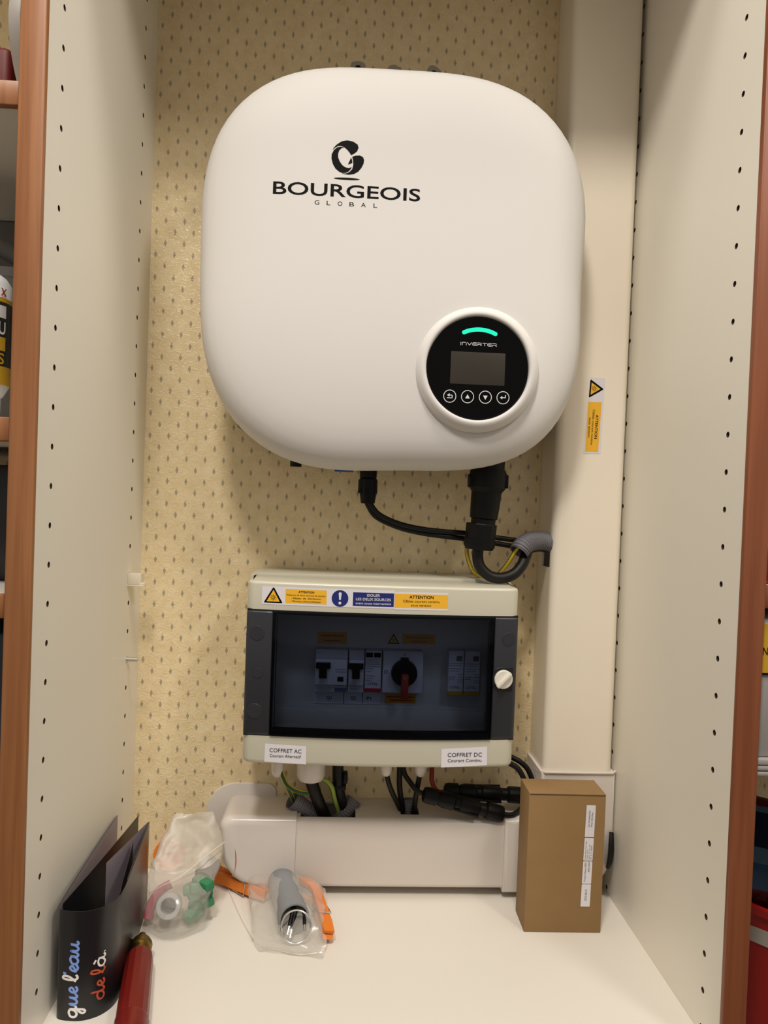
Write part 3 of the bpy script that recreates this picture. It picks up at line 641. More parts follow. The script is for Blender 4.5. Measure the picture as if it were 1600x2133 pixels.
# stickers on the box
yb = -119.75
def sticker(name, shapes, mats, label):
    b = B()
    for mi, kind, *a in shapes:
        b.mi = mi
        if kind == 'q': quad(b, a[0], yb - 0.07*a[1])
        elif kind == 't': put_text(b, a[0], fxz(a[1], a[2], yb - .24), a[3], a[4], a[5] if len(a) > 5 else 0)
        elif kind == 'sun': sun(b, a[0], a[1], yb-.24, a[2])
        elif kind == 'c': b.poly([(a[0] + a[2]*math.cos(t), yb-.1, a[1] + a[2]*math.sin(t)) for t in [2*math.pi*i/40 for i in range(40)]])
        elif kind == 'f': quad(b, a[0], yb-.24)
    return link(name, b, mats, db, label)
def R4(x0, x1, z0, z1): return [(x0, z0), (x1, z0), (x1, z1), (x0, z1)]
SM = ['paperw', 'ink', 'yellow', 'navy']
ex = [(-44.6, 353.6), (-45.4, 352.6), (-44.6, 345.6), (-43, 345.6), (-42.2, 352.6), (-43, 353.6)]
sticker('warning_sticker', [(0, 'q', R4(-125.3, 13.1, 338.1, 357.2), 0),
 (1, 'q', [(-122.6, 339.9), (-104.0, 339.9), (-103.7, 340.6), (-112.7, 356), (-113.9, 356), (-122.9, 340.6)], 1), (2, 'q', [(-120.2, 341.3), (-106.4, 341.3), (-113.3, 353.6)], 2), (1, 'sun', -113.3, 345.6, 2.0),
 (2, 'q', R4(-100.6, -57.7, 340.3, 355), 1), (1, 't', 'ATTENTION', -79, 351.4, 16.5, 2.1, .02), (1, 't', 'Présence de deux sources de tension', -79.2, 348.2, 40.5, 1.7), (1, 't', '- Réseau  de  distribution', -79, 344.9, 31, 1.9), (1, 't', '- Panneaux photovoltaïques', -79.4, 341.8, 31, 1.9),
 (3, 'c', -43.8, 347.2, 8.7), (0, 'f', ex), (0, 'f', [(-43.8 + 1.5*math.cos(t), 342.4 + 1.5*math.sin(t)) for t in [2*math.pi*i/16 for i in range(16)]]),
 (3, 'q', R4(-30.3, 12.5, 339.9, 354.2), 1), (0, 't', 'ISOLER', -8.9, 350.2, 13.5, 2.6, .012), (0, 't', 'LES DEUX SOURCES', -8.9, 346, 36.5, 2.6, .012), (0, 't', 'avant toute intervention', -8.9, 341.9, 37, 2.3, .006)], SM, 'white strip sticker with yellow and blue warnings')
sticker('warning_sticker', [(0, 'q', R4(13.3, 69.6, 337.3, 356), 0), (2, 'q', R4(13.4, 69.5, 339.5, 354), 1), (1, 't', 'ATTENTION', 41.4, 349.6, 25.5, 3.0, .02), (1, 't', 'Câbles courant continu', 41.4, 345.4, 38.5, 2.5), (1, 't', 'sous tension', 41.2, 341.4, 21.3, 2.3)], SM, 'yellow and white warning sticker')
sticker('name_label', [(0, 'q', [(-116.9, 172.9), (-73.2, 172.1), (-73.5, 191.2), (-116.7, 192.1)], 0), (1, 't', 'COFFRET AC', -95, 183.4, 33.5, 4.1), (1, 't', 'Courant Alternatif', -95, 178.2, 32.8, 3.2)], SM, 'white printed label of the left half')
sticker('name_label', [(0, 'q', [(69, 171.3), (118.7, 173.2), (118.3, 193.2), (68.9, 191.2)], 0), (1, 't', 'COFFRET DC', 94.2, 182.6, 37, 4.3), (1, 't', 'Courant Continu', 94.2, 177, 36.5, 3.4)], SM, 'white printed label of the right half')
for gx, gr, gb in ((-108.3, 7.2, 130), (-70, 16.4, 125), (16.5, 7, 133), (56.6, 7, 133)):
    b = B(); b.lathe((gx, -45, 169), (0, 0, -1), [(0, gr*1.1), (12, gr*1.1), (12.5, gr*.98), (169-gb-8, gr), (169-gb-3, gr*.86), (169-gb, gr*.5)], 24); link('cable_gland', b, 'hood', db)

# ------------------------------------------------------------------ wires under the box
def wire(name, path, r, m, label, cat, group=None, stripe=None, flat=1.0, n=12):
    b = B(); b.tube(path, r, n, 7, stripe=stripe, flat=flat); return single(name, b, m, label, cat, group)
G1 = 'earth wires under the electrical box'; G2 = 'black cables under the electrical box'
wire('earth_wire', [(-104, -45, 140), (-101.5, -45, 131), (-97.5, -44, 121), (-92, -41, 108), (-87.5, -37, 97), (-80, -33, 88)], 2.5, ['amber', 'green'], 'yellow and green earth wire dropping from the small left gland into the left conduit', 'wire', G1, stripes(0))
wire('earth_wire', [(-105, -47, 140), (-101.5, -48, 131), (-95.5, -50, 121.5), (-84, -50, 115), (-70.4, -46, 111.5), (-60, -38, 110)], 2.5, ['amber', 'green'], 'yellow and green earth wire curving from the small left gland behind the thick black cable', 'wire', G1, stripes(0))
wire('earth_wire', [(-62, -42, 136), (-57, -44, 128.5), (-50.5, -46, 125.4), (-45.2, -46, 118.3), (-41.5, -40, 101.9), (-36.4, -33, 84.5), (-32, -27, 74)], 2.7, ['lime', 'green'], 'pale green earth wire bending right from the big white gland into the right conduit', 'wire', G1, lambda i, r, n: 1 if i in (0, 6) else 0)
wire('black_cable', [(-70.5, -45, 130), (-64.9, -44, 112.4), (-57.2, -39, 92.4), (-49, -32, 72)], 7.2, 'cable', 'thickest black cable, from the big white gland down into the left cut-out', 'cable', G2, n=18)
bc = thing('black_cable', 'black cable with a clip, right of the big white gland, into the left cut-out', 'cable', (-36, -35, 72), G2)
b = B(); b.tube([(-40, -35, 172), (-39, -35, 134.5), (-37.6, -35, 114.8), (-33.5, -31, 95.9), (-28.7, -27, 76.3)], 6.6, 16, 6); link('lead', b, 'cable', bc)
b = B(); b.box(-48, -29, -42, -30, 113.5, 119, 1); b.box(-32.5, -27.5, -42, -30, 121, 133, 1.2); link('cable_clip', b, 'black', bc)
GC = 'grey corrugated conduits'
single('corrugated_conduit', corr([(-91, -39, 101), (-79, -35, 91), (-66, -31, 80), (-52, -28, 69)], 10.4), 'conduit', 'grey corrugated conduit slanting into the left end of the left cut-out', 'conduit', GC)
single('corrugated_conduit', corr([(-19, -22, 95), (-25, -27, 87), (-33, -32, 77), (-42, -34, 69)], 10.0), 'conduit', 'grey corrugated conduit at the right end of the left cut-out', 'conduit', GC)
single('corrugated_conduit', corr([(45.3, -22, 97), (46.0, -25, 82), (46.6, -28, 68)], 7.2), 'conduit', 'grey corrugated conduit end in the small right cut-out', 'conduit', GC)
wire('black_cable', [(16.8, -45, 138), (18.5, -45, 130), (23.3, -43, 115.7), (32.3, -37, 96.5), (41, -31, 77.8)], 3.0, 'cable', 'black cable from the third gland slanting right into the small cut-out', 'cable', G2)
wire('black_cable', [(33, -30, 172), (33.6, -30, 133.9), (34.3, -30, 113.9), (38, -28, 92.4), (43, -26, 76)], 3.4, 'cable', 'black cable dropping straight from behind the box into the small cut-out, left of the conduit', 'cable', G2)
wire('black_cable', [(36, -32, 172), (37.3, -38, 138), (44.5, -46, 126.5), (52, -54, 119.8), (58, -56, 117)], 3.0, 'cable', 'black cable slanting right into the nearer black connector', 'cable', G2)
wire('black_cable', [(56.2, -45, 138), (55.2, -45, 131), (52.8, -45, 114.1), (51.6, -39, 93.9), (50.5, -34, 77.6)], 3.0, 'cable', 'black cable from the rightmost gland straight down into the small cut-out', 'cable', G2)
wire('red_wire', [(72, -25, 172), (72.4, -25, 129.8), (73.5, -25, 118.3), (79, -31, 110), (90, -38, 112)], 2.9, 'red', 'red wire dropping behind the box to the rear black connector', 'wire')
wire('black_cable', [(130, -26, 162), (155, -28, 156), (166.8, -30, 151.5), (176.9, -34, 147), (185.4, -36, 138.6), (190.4, -38, 124.4), (186, -40, 112)], 3.1, 'cable', 'outer of two black cables curving from behind the box towards the cardboard box', 'cable', G2)
wire('black_cable', [(130, -36, 156), (152, -37, 151), (165.1, -39, 146), (172.3, -42, 141.5), (177.9, -45, 132), (180.8, -47, 120), (178, -46, 110)], 3.1, 'cable', 'inner of two black cables curving from behind the box towards the cardboard box', 'cable', G2)
def solar(P0, P1, label, tail):
    t = thing('cable_connector', label, 'connector', (*[(a+c)/2 for a, c in zip(P0, P1)][:2], min(P0[2], P1[2])-9), 'black cable connectors on the trunking')
    p0, p1 = Vector(P0), Vector(P1); ax = (p1-p0); Ln = ax.length; ax.normalize()
    def pt(f): return p0 + ax*Ln*f
    b = B(); b.lathe(pt(0), ax, [(0, 5), (1.5, 8.2), (6, 9.2), (Ln*.17, 9.2), (Ln*.18, 7.2), (Ln*.22, 7.2)], 20); 
    link('end_nut', b, 'black', t)
    b = B(); b.lathe(pt(.2), ax, [(0, 8), (Ln*.06, 9.4), (Ln*.18, 9.4), (Ln*.2, 7.5), (Ln*.3, 7.5)], 16); link('socket_half', b, 'black', t)
    b = B(); b.lathe(pt(.45), ax, [(0, 7.6), (Ln*.02, 9), (Ln*.24, 8.4), (Ln*.26, 7), (Ln*.34, 7)], 16)
    up = Vector((0, -0.7, 0.7)); sd = ax.cross(up).normalized()
    for s in (-1, 1):
        b.cyl(pt(.4) + sd*s*8.2, pt(.7) + sd*s*9.4, 1.6, 2.0, 8)
    link('plug_half', b, 'black', t)
    b = B(); b.lathe(pt(.78), ax, [(0, 7.4), (Ln*.02, 9.4), (Ln*.17, 9.6), (Ln*.22, 8.6), (Ln*.22, 3)], 14); link('end_nut', b, 'black', t, sharp=20)
    if tail:
        b = B(); b.tube(tail, 2.9, 10, 6); link('lead', b, 'cable', t)
solar((58.5, -58, 117.5), (151.5, -58, 95), 'black cable connector lying slanted on the trunking, nearer of the two', [(150, -58, 95.5), (163, -56, 94), (175, -48, 97), (186, -40, 105)])
solar((86, -36, 113), (182, -36, 108.5), 'black cable connector lying level at the back, behind the slanted one', None)

# ------------------------------------------------------------------ cardboard box
cb = thing('cardboard_box', 'brown cardboard box standing on the shelf in front of the trunking corner', 'box', (204, -108, 0))
def skew(b, ang, piv):
    R = Matrix.Rotation(math.radians(ang), 3, 'Z'); p = Vector(piv)
    for v in b.bm.verts: v.co = p + R @ (v.co - p)
    return b
b = B(); b.box(163.2, 245.4, -128.4, -88, 0, 148.4, 0.7, 2); link('carton', skew(b, -1.0, (204, -108, 0)), 'kraft', cb)
b = B(); b.box(164.2, 244.6, -128.8, -128.2, 146.9, 147.5); link('flap_seam', skew(b, -1.0, (204, -108, 0)), 'raw_board', cb)
def cbl(z0, z1, xb, items):
    b = B(); b.mi = 0; y = -128.75
    pts = [(x + xb, z) for x, z in rrect(0, 9.9, z0, z1, .8, 3)]
    pts = [(x + (z - z0)*0.0, z) for x, z in pts]; b.poly([(x + .02*(z-28), y, z) for x, z in pts]); b.mi = 1
    for t, off, zc, wd, cap in items:
        put_text(b, t, lambda tx, ty, off=off, zc=zc: (xb + off - ty + .02*(zc+tx-28), y-.12, zc + tx), wd, cap)
    b2 = skew(b, -1.0, (204, -108, 0)); return link('label_sticker', b2, ['paperw', 'inkgrey'], cb)
cbl(102.8, 136.8, 222.6, [('SN: 2507404033032', 4.6, 122.5, 17.5, 1.7), ('PWD: 987c09de', 7.6, 121.5, 15.5, 1.7)])
cbl(77.7, 102.0, 222.6, [('Product Name: Stick Logger', 2.4, 88.8, 20, 1.1), ('Model: S3-W', 4.4, 84.2, 10.5, 1.1), ('Input: 5V  1A  DC', 6.4, 87, 16.5, 1.1), ('CE  X  O  RoHS', 8.9, 86.2, 15, 1.9)])
cbl(52.8, 77.0, 222.6, [('Product Name GRID', 3.6, 65.4, 20.5, 1.9), ('4402-3029', 7.4, 70.8, 11, 1.9)])
cbl(28.4, 52.3, 222.6, [('2025.08.22', 6.0, 40.6, 12.5, 2.2)])

# ------------------------------------------------------------------ leaflet
lf = thing('folded_leaflet', 'black folded leaflet with handwritten-style words, standing on edge against the left panel', 'leaflet', (-255, -170, 0))
H = 94
OUT = [(-279.6, -70), (-278.6, -140), (-276.2, -215), (-274.2, -249), (-271, -255.5), (-262, -258), (-250, -258), (-239, -253), (-231.5, -244), (-228.2, -232), (-228.4, -215), (-233.5, -160), (-241.5, -84)]
def ribbon(path, z0, z1, th, sub, mats, par, name, label=None, slope=None):
    P = [p for p in spline([(x, y, 0) for x, y in path], sub)]; b = bmesh.new(); A = []; n = len(P)
    for i, p in enumerate(P):
        t = (P[min(i+1, n-1)] - P[max(i-1, 0)]).normalized(); nr = Vector((t.y, -t.x, 0))
        zt = z1 + (slope(i/(n-1)) if slope else 0)
        A.append([b.verts.new((p + nr*s*th/2) + Vector((0, 0, z))) for s, z in ((1, z0), (1, zt), (-1, zt), (-1, z0))])
    for q, k in zip(A, A[1:]):
        for i in range(4):
            f = b.faces.new((q[i], q[(i+1) % 4], k[(i+1) % 4], k[i])); f.material_index = 1 if i == 2 else 0
    b.faces.new(A[0]); b.faces.new(A[-1]); bmesh.ops.recalc_face_normals(b, faces=b.faces[:])
    o = B(); me = bpy.data.meshes.new('t'); b.to_mesh(me); b.free(); o.bm.from_mesh(me); bpy.data.meshes.remove(me)
    return link(name, o, mats, par, label, sharp=50), P
ribbon(OUT[:4], 0, H, .5, 4, ['leaflet', 'lilac'], lf, 'left_leaf')
fr, FP = ribbon(OUT[3:11], 0, H, .5, 8, ['leaflet', 'leaflet'], lf, 'front_leaf')
ribbon(OUT[10:], 0, H, .5, 6, ['leaflet', 'lilac'], lf, 'right_leaf')
ribbon([(-242.2, -86), (-247, -112), (-252, -140), (-258.5, -176)], 0, H, .4, 4, ['leaflet', 'lilac'], lf, 'inner_leaf')
ribbon([(-257, -70), (-260, -110), (-266, -180), (-272.5, -246)], 0, H, .4, 4, ['leaflet', 'leaflet'], lf, 'inner_leaf')
ribbon([(-246, -130), (-240, -165), (-234, -205), (-230, -228)], 0, H-1, .4, 4, ['leaflet', 'leaflet'], lf, 'inner_leaf')
ribbon([(-241, -87), (-237.5, -130), (-233, -180), (-230.2, -205)], 0, H-.5, .4, 4, ['leaflet', 'lilac'], lf, 'inner_leaf')
# handwriting on the front leaf: arc length s along the front curve, z upwards
cum = [0]
for a, c in zip(FP, FP[1:]): cum.append(cum[-1] + (c-a).length)
def onleaf(s, z, off=.4):
    s = max(0, min(cum[-1]-.001, s)); j = max(i for i in range(len(cum)-1) if cum[i] <= s); f = (s-cum[j])/(cum[j+1]-cum[j])
    p = FP[j].lerp(FP[j+1], f); t = (FP[j+1]-FP[j]).normalized(); nr = Vector((t.y, -t.x, 0)); return p + nr*off + Vector((0, 0, z))
GL = {'q': ([(1, .85), (.6, 1), (.15, .75), (.1, .25), (.45, 0), (.85, .3), (1, .9), (.95, -.6), (.7, -1), (.5, -.7), (.9, -.1), (1.4, .2)], 1.4),
 'u': ([(0, .2), (.2, .95), (.2, .25), (.45, 0), (.8, .3), (.95, .95), (.92, .2), (1.1, 0), (1.35, .2)], 1.35),
 'e': ([(0, .25), (.5, .45), (.75, .75), (.5, 1), (.2, .65), (.25, .2), (.55, 0), (.9, .2)], .9),
 'l': ([(0, .2), (.5, 1), (.6, 1.7), (.35, 1.9), (.2, 1.4), (.2, .4), (.45, 0), (.8, .2)], .8),
 'a': ([(1, .85), (.6, 1), (.15, .75), (.1, .25), (.45, 0), (.85, .3), (1, .9), (.95, .2), (1.15, 0), (1.4, .2)], 1.4),
 'd': ([(1, .85), (.6, 1), (.15, .75), (.1, .25), (.45, 0), (.85, .3), (1, 1), (1.05, 1.9), (.98, .3), (1.15, 0), (1.4, .2)], 1.4),
 "'": ([(.15, 1.9), (.05, 1.5)], .25), '`': ([(-.9, 1.6), (-.5, 1.3)], 0), '.': ([(.1, .05), (.2, .1)], .4), ' ': (None, .55)}
def hand(txt, s_base, z0, sx, sy, wd, mats, name, matf):
    b = B(); x = 0
    for ch in txt:
        g, adv = GL[ch]
        if g:
            P = spline([(px, py, 0) for px, py in g], 5); b.mi = matf(x); n = len(P); prev = None
            for i, p in enumerate(P):
                t = (P[min(i+1, n-1)] - P[max(i-1, 0)]); t = Vector((t.x*sx, t.y*sy, 0)).normalized(); nn = Vector((-t.y, t.x, 0))*wd/2
                c = Vector(((x + p.x)*sx, p.y*sy, 0)); pr = [onleaf(s_base - (c+nn*k).y, z0 + (c+nn*k).x) for k in (1, -1)]
                if prev: b.poly([prev[0], pr[0], pr[1], prev[1]])
                prev = pr
        x += adv
    bmesh.ops.remove_doubles(b.bm, verts=b.bm.verts[:], dist=1e-4)
    link(name, b, mats, fr)
hand("que l'eau", 24.5, 3, 7.4, 6.6, 1.95, ['printwhite', 'printblue'], 'lettering', lambda x: 0 if x < 1.2 or 4.1 < x < 4.9 else 1)
hand("de là`.".replace('à`', 'a`'), 46.5, 14, 7.9, 6.0, 1.6, ['printorange', 'printwhite'], 'lettering', lambda x: 0 if x < 3.6 else 1)

# ------------------------------------------------------------------ red handled tool
rt = thing('red_handled_tool', 'tool with a worn red handle and brass collar at the front left of the shelf', 'tool', (-205, -240, 0))
p0, p1 = Vector((-190, -345, 14)), Vector((-220, -192, 14)); ax = (p1-p0)
b = B(); b.lathe(p0, ax, [(0, 11), (3, 13), (40, 13.6), (80, 13.4), (146, 12.8), (153, 12), (155.9, 9)], 14); link('handle', b, 'redhandle', rt, sharp=15)
b = B(); b.lathe(p0 + ax.normalized()*40, ax, [(0, 13.8), (1, 14.4), (8, 14.2), (16, 14.5), (20, 13.9), (24, 14.3), (26, 13.7)], 14); link('tape_wrap', b, 'redhandle', rt)
b = B(); b.lathe(p1 + ax.normalized()*-1, ax, [(0, 7), (3, 9.2), (7, 9.8), (9, 8), (11, 7.6), (12, 10.2), (17, 10.8), (21, 9.4), (24, 5)], 20); link('brass_collar', b, 'brass', rt, 'dull brass collar')
b = B(); b.cyl(p1 + ax.normalized()*20, p1 + ax.normalized()*34, 4.2, 3.4, 12); link('shaft', b, 'brass', rt)

# ------------------------------------------------------------------ plastic bags and what is in them
from mathutils import noise as mn
def bag(name, loops, label, seam=None, n=30, amp=2.6, sub=4, flap=99, lim=-999):
    t = thing(name, label, 'plastic bag', (loops[0][0], loops[0][1], 0)); rings = []
    L = [spline([(l[i], l[i+1], l[i+2]) for l in loops], sub) for i in (0, 3)]
    rt_ = spline([(l[6], 0, 0) for l in loops], sub)
    for c, r, ro in zip(L[0], L[1], rt_):
        ring = []
        for k in range(n):
            a = 2*math.pi*k/n; e = Vector((r.x*math.cos(a), r.y*math.sin(a), 0)); e = Matrix.Rotation(ro.x, 3, 'Z') @ e
            p = c + e + Vector((0, 0, r.z*math.sin(a)))
            p += mn.noise_vector(p*0.055)*amp + mn.noise_vector(p*0.13)*amp*.9 + Vector((0, 0, 1))*abs(mn.noise(p*0.3))*amp*.35
            p.z = max(p.z, .6 + .4*math.sin(k)); p.x = max(p.x, lim); ring.append(p)
        rings.append(ring)
    for nm, ra, mm in (('film', rings[:flap*sub+1], 'bag'), ('flap', rings[flap*sub:], 'bagflap')):
        if len(ra) < 2: continue
        b = B(); bm = b.bm; V = [[bm.verts.new(p) for p in r] for r in ra]
        for q, k in zip(V, V[1:]):
            for i in range(n): bm.faces.new((q[i], q[(i+1) % n], k[(i+1) % n], k[i]))
        if nm == 'film': bm.faces.new(V[0])
        sh = 180 if nm == 'flap' else 12
        bmesh.ops.recalc_face_normals(bm, faces=bm.faces[:]); link(nm, b, mm, t, sharp=sh)
    if seam:
        b = B(); b.tube([v for v in seam], .45, 6, 5); link('seam', b, 'seam', t)
    return t
from mathutils import noise as mn
#            cx    cy    cz   rx  ry  rz  rot
bag('plastic_bag', [(-203, -116, 3, 22, 24, 0, .3), (-203, -116, 10, 31, 34, -2, .3), (-203, -112, 26, 33, 37, -2, .4), (-200, -106, 42, 35, 32, 2, .5), (-197, -95, 57, 38, 15, 4, .45), (-197, -84, 72, 34, 6, 2, .35), (-197, -74, 86, 26, 3, 0, .25), (-197, -68, 96, 20, 2, 0, .15)],
    'crumpled clear bag with grey ring and green bits, leaning on the white hood', seam=[(-231, -118, 33), (-219, -126, 44), (-198, -122, 54), (-176, -102, 66), (-160, -84, 72)], flap=4, lim=-236)
b = B(); axr = Vector((.12, -.9, .42)); b.lathe((-212, -103, 14), axr, [(0, 10.5), (8, 12.6), (30, 12.6), (32, 11.8), (32, 8.4), (31, 7.6), (6, 7.4), (6, .1)], 32, close=False)
single('pipe_fitting', b, 'pipe', 'pale grey plastic pipe ring inside the bag beside the leaflet', 'pipe fitting')
gp = thing('green_fitting', 'crumpled green plastic pieces inside the bag, behind the grey ring', 'fitting', (-186, -104, 2))
for i in range(9):
    b = B(); a = random.uniform(0, 6.28); cx, cy, cz = -184 + random.uniform(-11, 10), -106 + random.uniform(-9, 9), 10 + 4.0*i
    b.box(cx-12, cx+12, cy-6, cy+6, cz-5, cz+5, 2.2, 2, rot=Matrix.Rotation(a, 3, 'Z') @ Matrix.Rotation(random.uniform(-.8, .8), 3, 'X')); link('green_piece', b, 'greenp', gp)
b = B(); b.tube([(-231, -120, 8), (-229, -114, 20), (-222, -108, 31), (-212, -104, 36)], 6, 10, 5, flat=.5); single('pink_strip', b, 'pink', 'pink plastic strip inside the bag, left of the grey ring', 'plastic strip')
b = B(); b.box(-188, -166, -92, -76, 34, 54, 3, rot=Matrix.Rotation(.4, 3, 'Y')); b.cyl((-180, -96, 40), (-176, -78, 52), 9, 7); single('dark_fitting', b, 'greyc', 'dark grey fitting at the top of the bag, under its fold', 'fitting')

bag('plastic_bag', [(-90, -62, 16, 44, 8, 0, -.35), (-92, -74, 18, 46, 10, 12, -.35), (-92, -96, 17, 43, 12, 15, -.35), (-88, -122, 15, 41, 12, 14, -.3), (-84, -146, 9, 38, 8, 7, -.25), (-82, -162, 3, 35, 3, 1, -.2), (-81, -168, 1.5, 33, 1.5, 0, -.2)],
    'flat clear bag with a grey tube and steel ring, under the horizontal trunking', seam=[(-160, -46, 2), (-144, -88, 2), (-128, -126, 2), (-114, -152, 2), (-92, -163, 2), (-70, -170, 2), (-50, -166, 2)], amp=2.6)
gt = thing('grey_tube', 'grey plastic tube lying in the flat bag under the trunking', 'tube', (-86, -100, 2))
p0, p1 = Vector((-98, -60, 18)), Vector((-79, -136, 17.5))
b = B(); b.lathe(p0, p1-p0, [(0, 16), ((p1-p0).length, 16), ((p1-p0).length, 14.2), (4, 14)], 30, close=False); link('tube_wall', b, 'dpipe', gt)
b = B(); a = (p1-p0).normalized(); b.lathe(p0 + a*3, a, [(0, 14), (1, 14)], 24); link('end_disc', b, 'dpipe', gt)
b = B(); c = Vector((-76.5, -147, 16)); a = Vector((.1, -.92, .38)).normalized(); e1 = a.cross(Vector((0, 0, 1))).normalized(); e2 = a.cross(e1)
b.tube([c + (e1*math.cos(t) + e2*math.sin(t))*15 for t in [2*math.pi*i/36 for i in range(37)]], 1.0, 8, 1); single('steel_ring', b, 'steel', 'thin shiny steel ring standing at the mouth of the grey tube', 'ring')
for i, (q0, q1, lb) in enumerate((((-80, -128, 26), (-85, -148, 8), 'black cable ferrule with a shiny tip, leftmost in the steel ring'), ((-78, -130, 24), (-82, -150, 6), 'black cable ferrule with a shiny tip, middle one in the steel ring'), ((-70, -130, 22), (-67, -148, 12), 'black cable ferrule with a shiny tip, rightmost in the steel ring'))):
    t = thing('ferrule', lb, 'ferrule', (q1[0], q1[1], 2), 'ferrules in the steel ring'); v0, v1 = Vector(q0), Vector(q1)
    b = B(); b.cyl(v0, v0.lerp(v1, .7), 2.4, 2.0, 12); link('sleeve', b, 'black', t); b = B(); b.cyl(v0.lerp(v1, .7), v1, 1.7, 1.6, 12); link('tip', b, 'steel', t)

# ------------------------------------------------------------------ orange clothes pegs and lid
def clothes_peg(cx, cy, ang, label, roll=0, bend=0, pitch=0):
    t = thing('clothes_peg', label, 'clothes peg', (cx, cy, 0), 'orange clothes pegs'); bs = []
    R = Matrix.Rotation(ang, 3, 'Z') @ Matrix.Rotation(pitch, 3, 'Y') @ Matrix.Rotation(roll, 3, 'X')
    for sg in (1, -1):
        prof = [(-44, 5.5*sg), (-34, 4.6*sg), (-26, 3.0*sg), (-14, 1.6*sg), (0, 1.0*sg), (16, 1.8*sg), (30, 1.4*sg), (43, .5*sg), (45, 4.4*sg), (38, 5.4*sg), (30, 6.8*sg), (10, 7.4*sg), (-12, 7.6*sg), (-26, 8.6*sg), (-36, 10.2*sg), (-45, 11.5*sg)]
        if sg < 0: prof = prof[::-1]
        b = B(); b.prism(prof, 5.5, -5.5, .6, 1)
        for x in (-40, -36, -32, -28, -24): bmesh.ops.bisect_plane(b.bm, geom=b.bm.verts[:] + b.bm.edges[:] + b.bm.faces[:], plane_co=(x, 0, 0), plane_no=(1, 0, 0))
        for v in b.bm.verts:
            if v.co.x < -24: v.co.y -= bend*(v.co.x+24)**2/440*14
        bs.append(('arm', b, 'orange'))
    b = B(); b.lathe((-6, -7.6, 0), (0, 1, 0), [(0, 3.4), (15.2, 3.4)], 16); bs.append(('spring', b, 'steel'))
    b = B(); b.tube([(-6, -7, 3.4), (8, -6.8, 6.4), (18, -6.4, 8.2), (18, 6.4, 8.2), (8, 6.8, 6.4), (-6, 7, 3.4)], .7, 8, 1); bs.append(('wire', b, 'steel'))
    for _, b, _m in bs:
        for v in b.bm.verts: v.co = R @ v.co
    mz = min(v.co.z for _, b, _m in bs for v in b.bm.verts)
    for n_, b, m in bs:
        for v in b.bm.verts: v.co += Vector((cx, cy, .2-mz))
        link(n_, b, m, t)
clothes_peg(-53, -108, math.radians(-77.5), 'orange clothes peg under the trunking, right of the flat bag', roll=math.radians(-12), bend=1)
clothes_peg(-149, -48, math.radians(-36), 'orange clothes peg under the left hood, between the two bags', roll=math.radians(82))
b = B(); b.lathe((-236, -5, 19), (0, -1, .18), [(0, 18.2), (3, 18.2), (4, 17.4), (4, 0)], 36); single('orange_lid', b, 'orange', 'orange round lid leaning on the wallpaper behind the bag', 'lid')

# ------------------------------------------------------------------ neighbouring columns, left
rd = thing('round_tape_reel', 'white rimmed black reel standing on the upper left shelf', 'reel', (-316, -228, 759))
b = B(); b.lathe((-319, -228, 821), (1, 0, 0), [(0, 61.5), (8, 62), (9, 61.5), (9, 57), (7, 57)], 56, close=False); link('rim', b, 'bandw', rd)
b = B(); b.lathe((-318.5, -228, 821), (1, 0, 0), [(0, 60), (8, 57.5), (8.4, 0)], 56); link('core', b, 'ink', rd)
b = B(); b.box(-440, -337, -245, -150, 759, 822, 6, 3); single('red_pouch', b, 'dkred', 'dark red soft pouch on the upper left shelf, left of the reel', 'pouch')
gl = thing('glue_bottle', 'glue bottle with a black and yellow label on the middle left shelf', 'bottle', (-350, -262, 504.5))
GX, GY, GR = -348.5, -262, 24
b = B(); b.lathe((GX, GY, 504.5), (0, 0, 1), [(0, 17), (20, 17.5), (21, 19), (30, GR), (112, GR), (118, 20), (122, 14)], 32); link('bottle_body', b, 'modwhite', gl)
b = B(); b.lathe((GX, GY, 626), (0, 0, 1), [(0, 12.5), (4, 12.5), (5, 11), (14, 10.4), (18, 7)], 20); link('cap', b, 'modwhite', gl)
def wrap(z0, z1, m, r=GR+.25):
    b = B(); b.lathe((GX, GY, z0), (0, 0, 1), [(0, r), (z1-z0, r)], 32, close=False); return link('label_band', b, m, gl)
wrap(535, 601, 'glueblack'); wrap(601, 604.5, 'glueyel'); w2 = wrap(534, 549, 'glueyel', GR+.35)
def onbot(a0, zc): return lambda tx, ty: (GX + (GR+.5)*math.sin(a0 + tx/GR), GY - (GR+.5)*math.cos(a0 + tx/GR), zc + ty)
for ch, mm, zc, cap, wd, a0 in (('X', 'inkred', 606, 6, 6, 1.24), ('U', 'inkwhite', 575, 10, 7, 1.2), ('S', 'glueyel', 551, 8.5, 6.5, 1.18)):
    b = B(); put_text(b, ch, onbot(a0, zc), wd, cap, .02); link('lettering', b, mm, gl)
for zc, hh, mm in ((588, 10, 'inkwhite'), (561.5, 11, 'glueyel')):
    b = B(); fn = onbot(1.2, zc)
    for k in range(8): b.poly([fn(-9 + 1.6*k, 0), fn(-9 + 1.6*(k+1), 0), fn(-9 + 1.6*(k+1), hh), fn(-9 + 1.6*k, hh)])
    link('label_patch', b, mm, gl)
tb = thing('storage_tub', 'frosted plastic tub with a lid behind the glue bottle', 'tub', (-400, -130, 504.5))
b = B(); b.prism_z(rrect(-450, -345, -205, -60, 10, 4), 504.5, 640); link('tub_body', b, 'tub', tb)
b = B(); b.prism_z(rrect(-453, -342, -208, -57, 11, 4), 640, 648); link('tub_lid', b, 'tub', tb)
b = B(); b.tube([(-460, -205, 656), (-420, -200, 672), (-385, -190, 676), (-355, -185, 664), (-345, -180, 655)], 8, 12, 5); single('grey_hose', b, 'greyc', 'grey hose lying on the storage tub lid', 'hose')
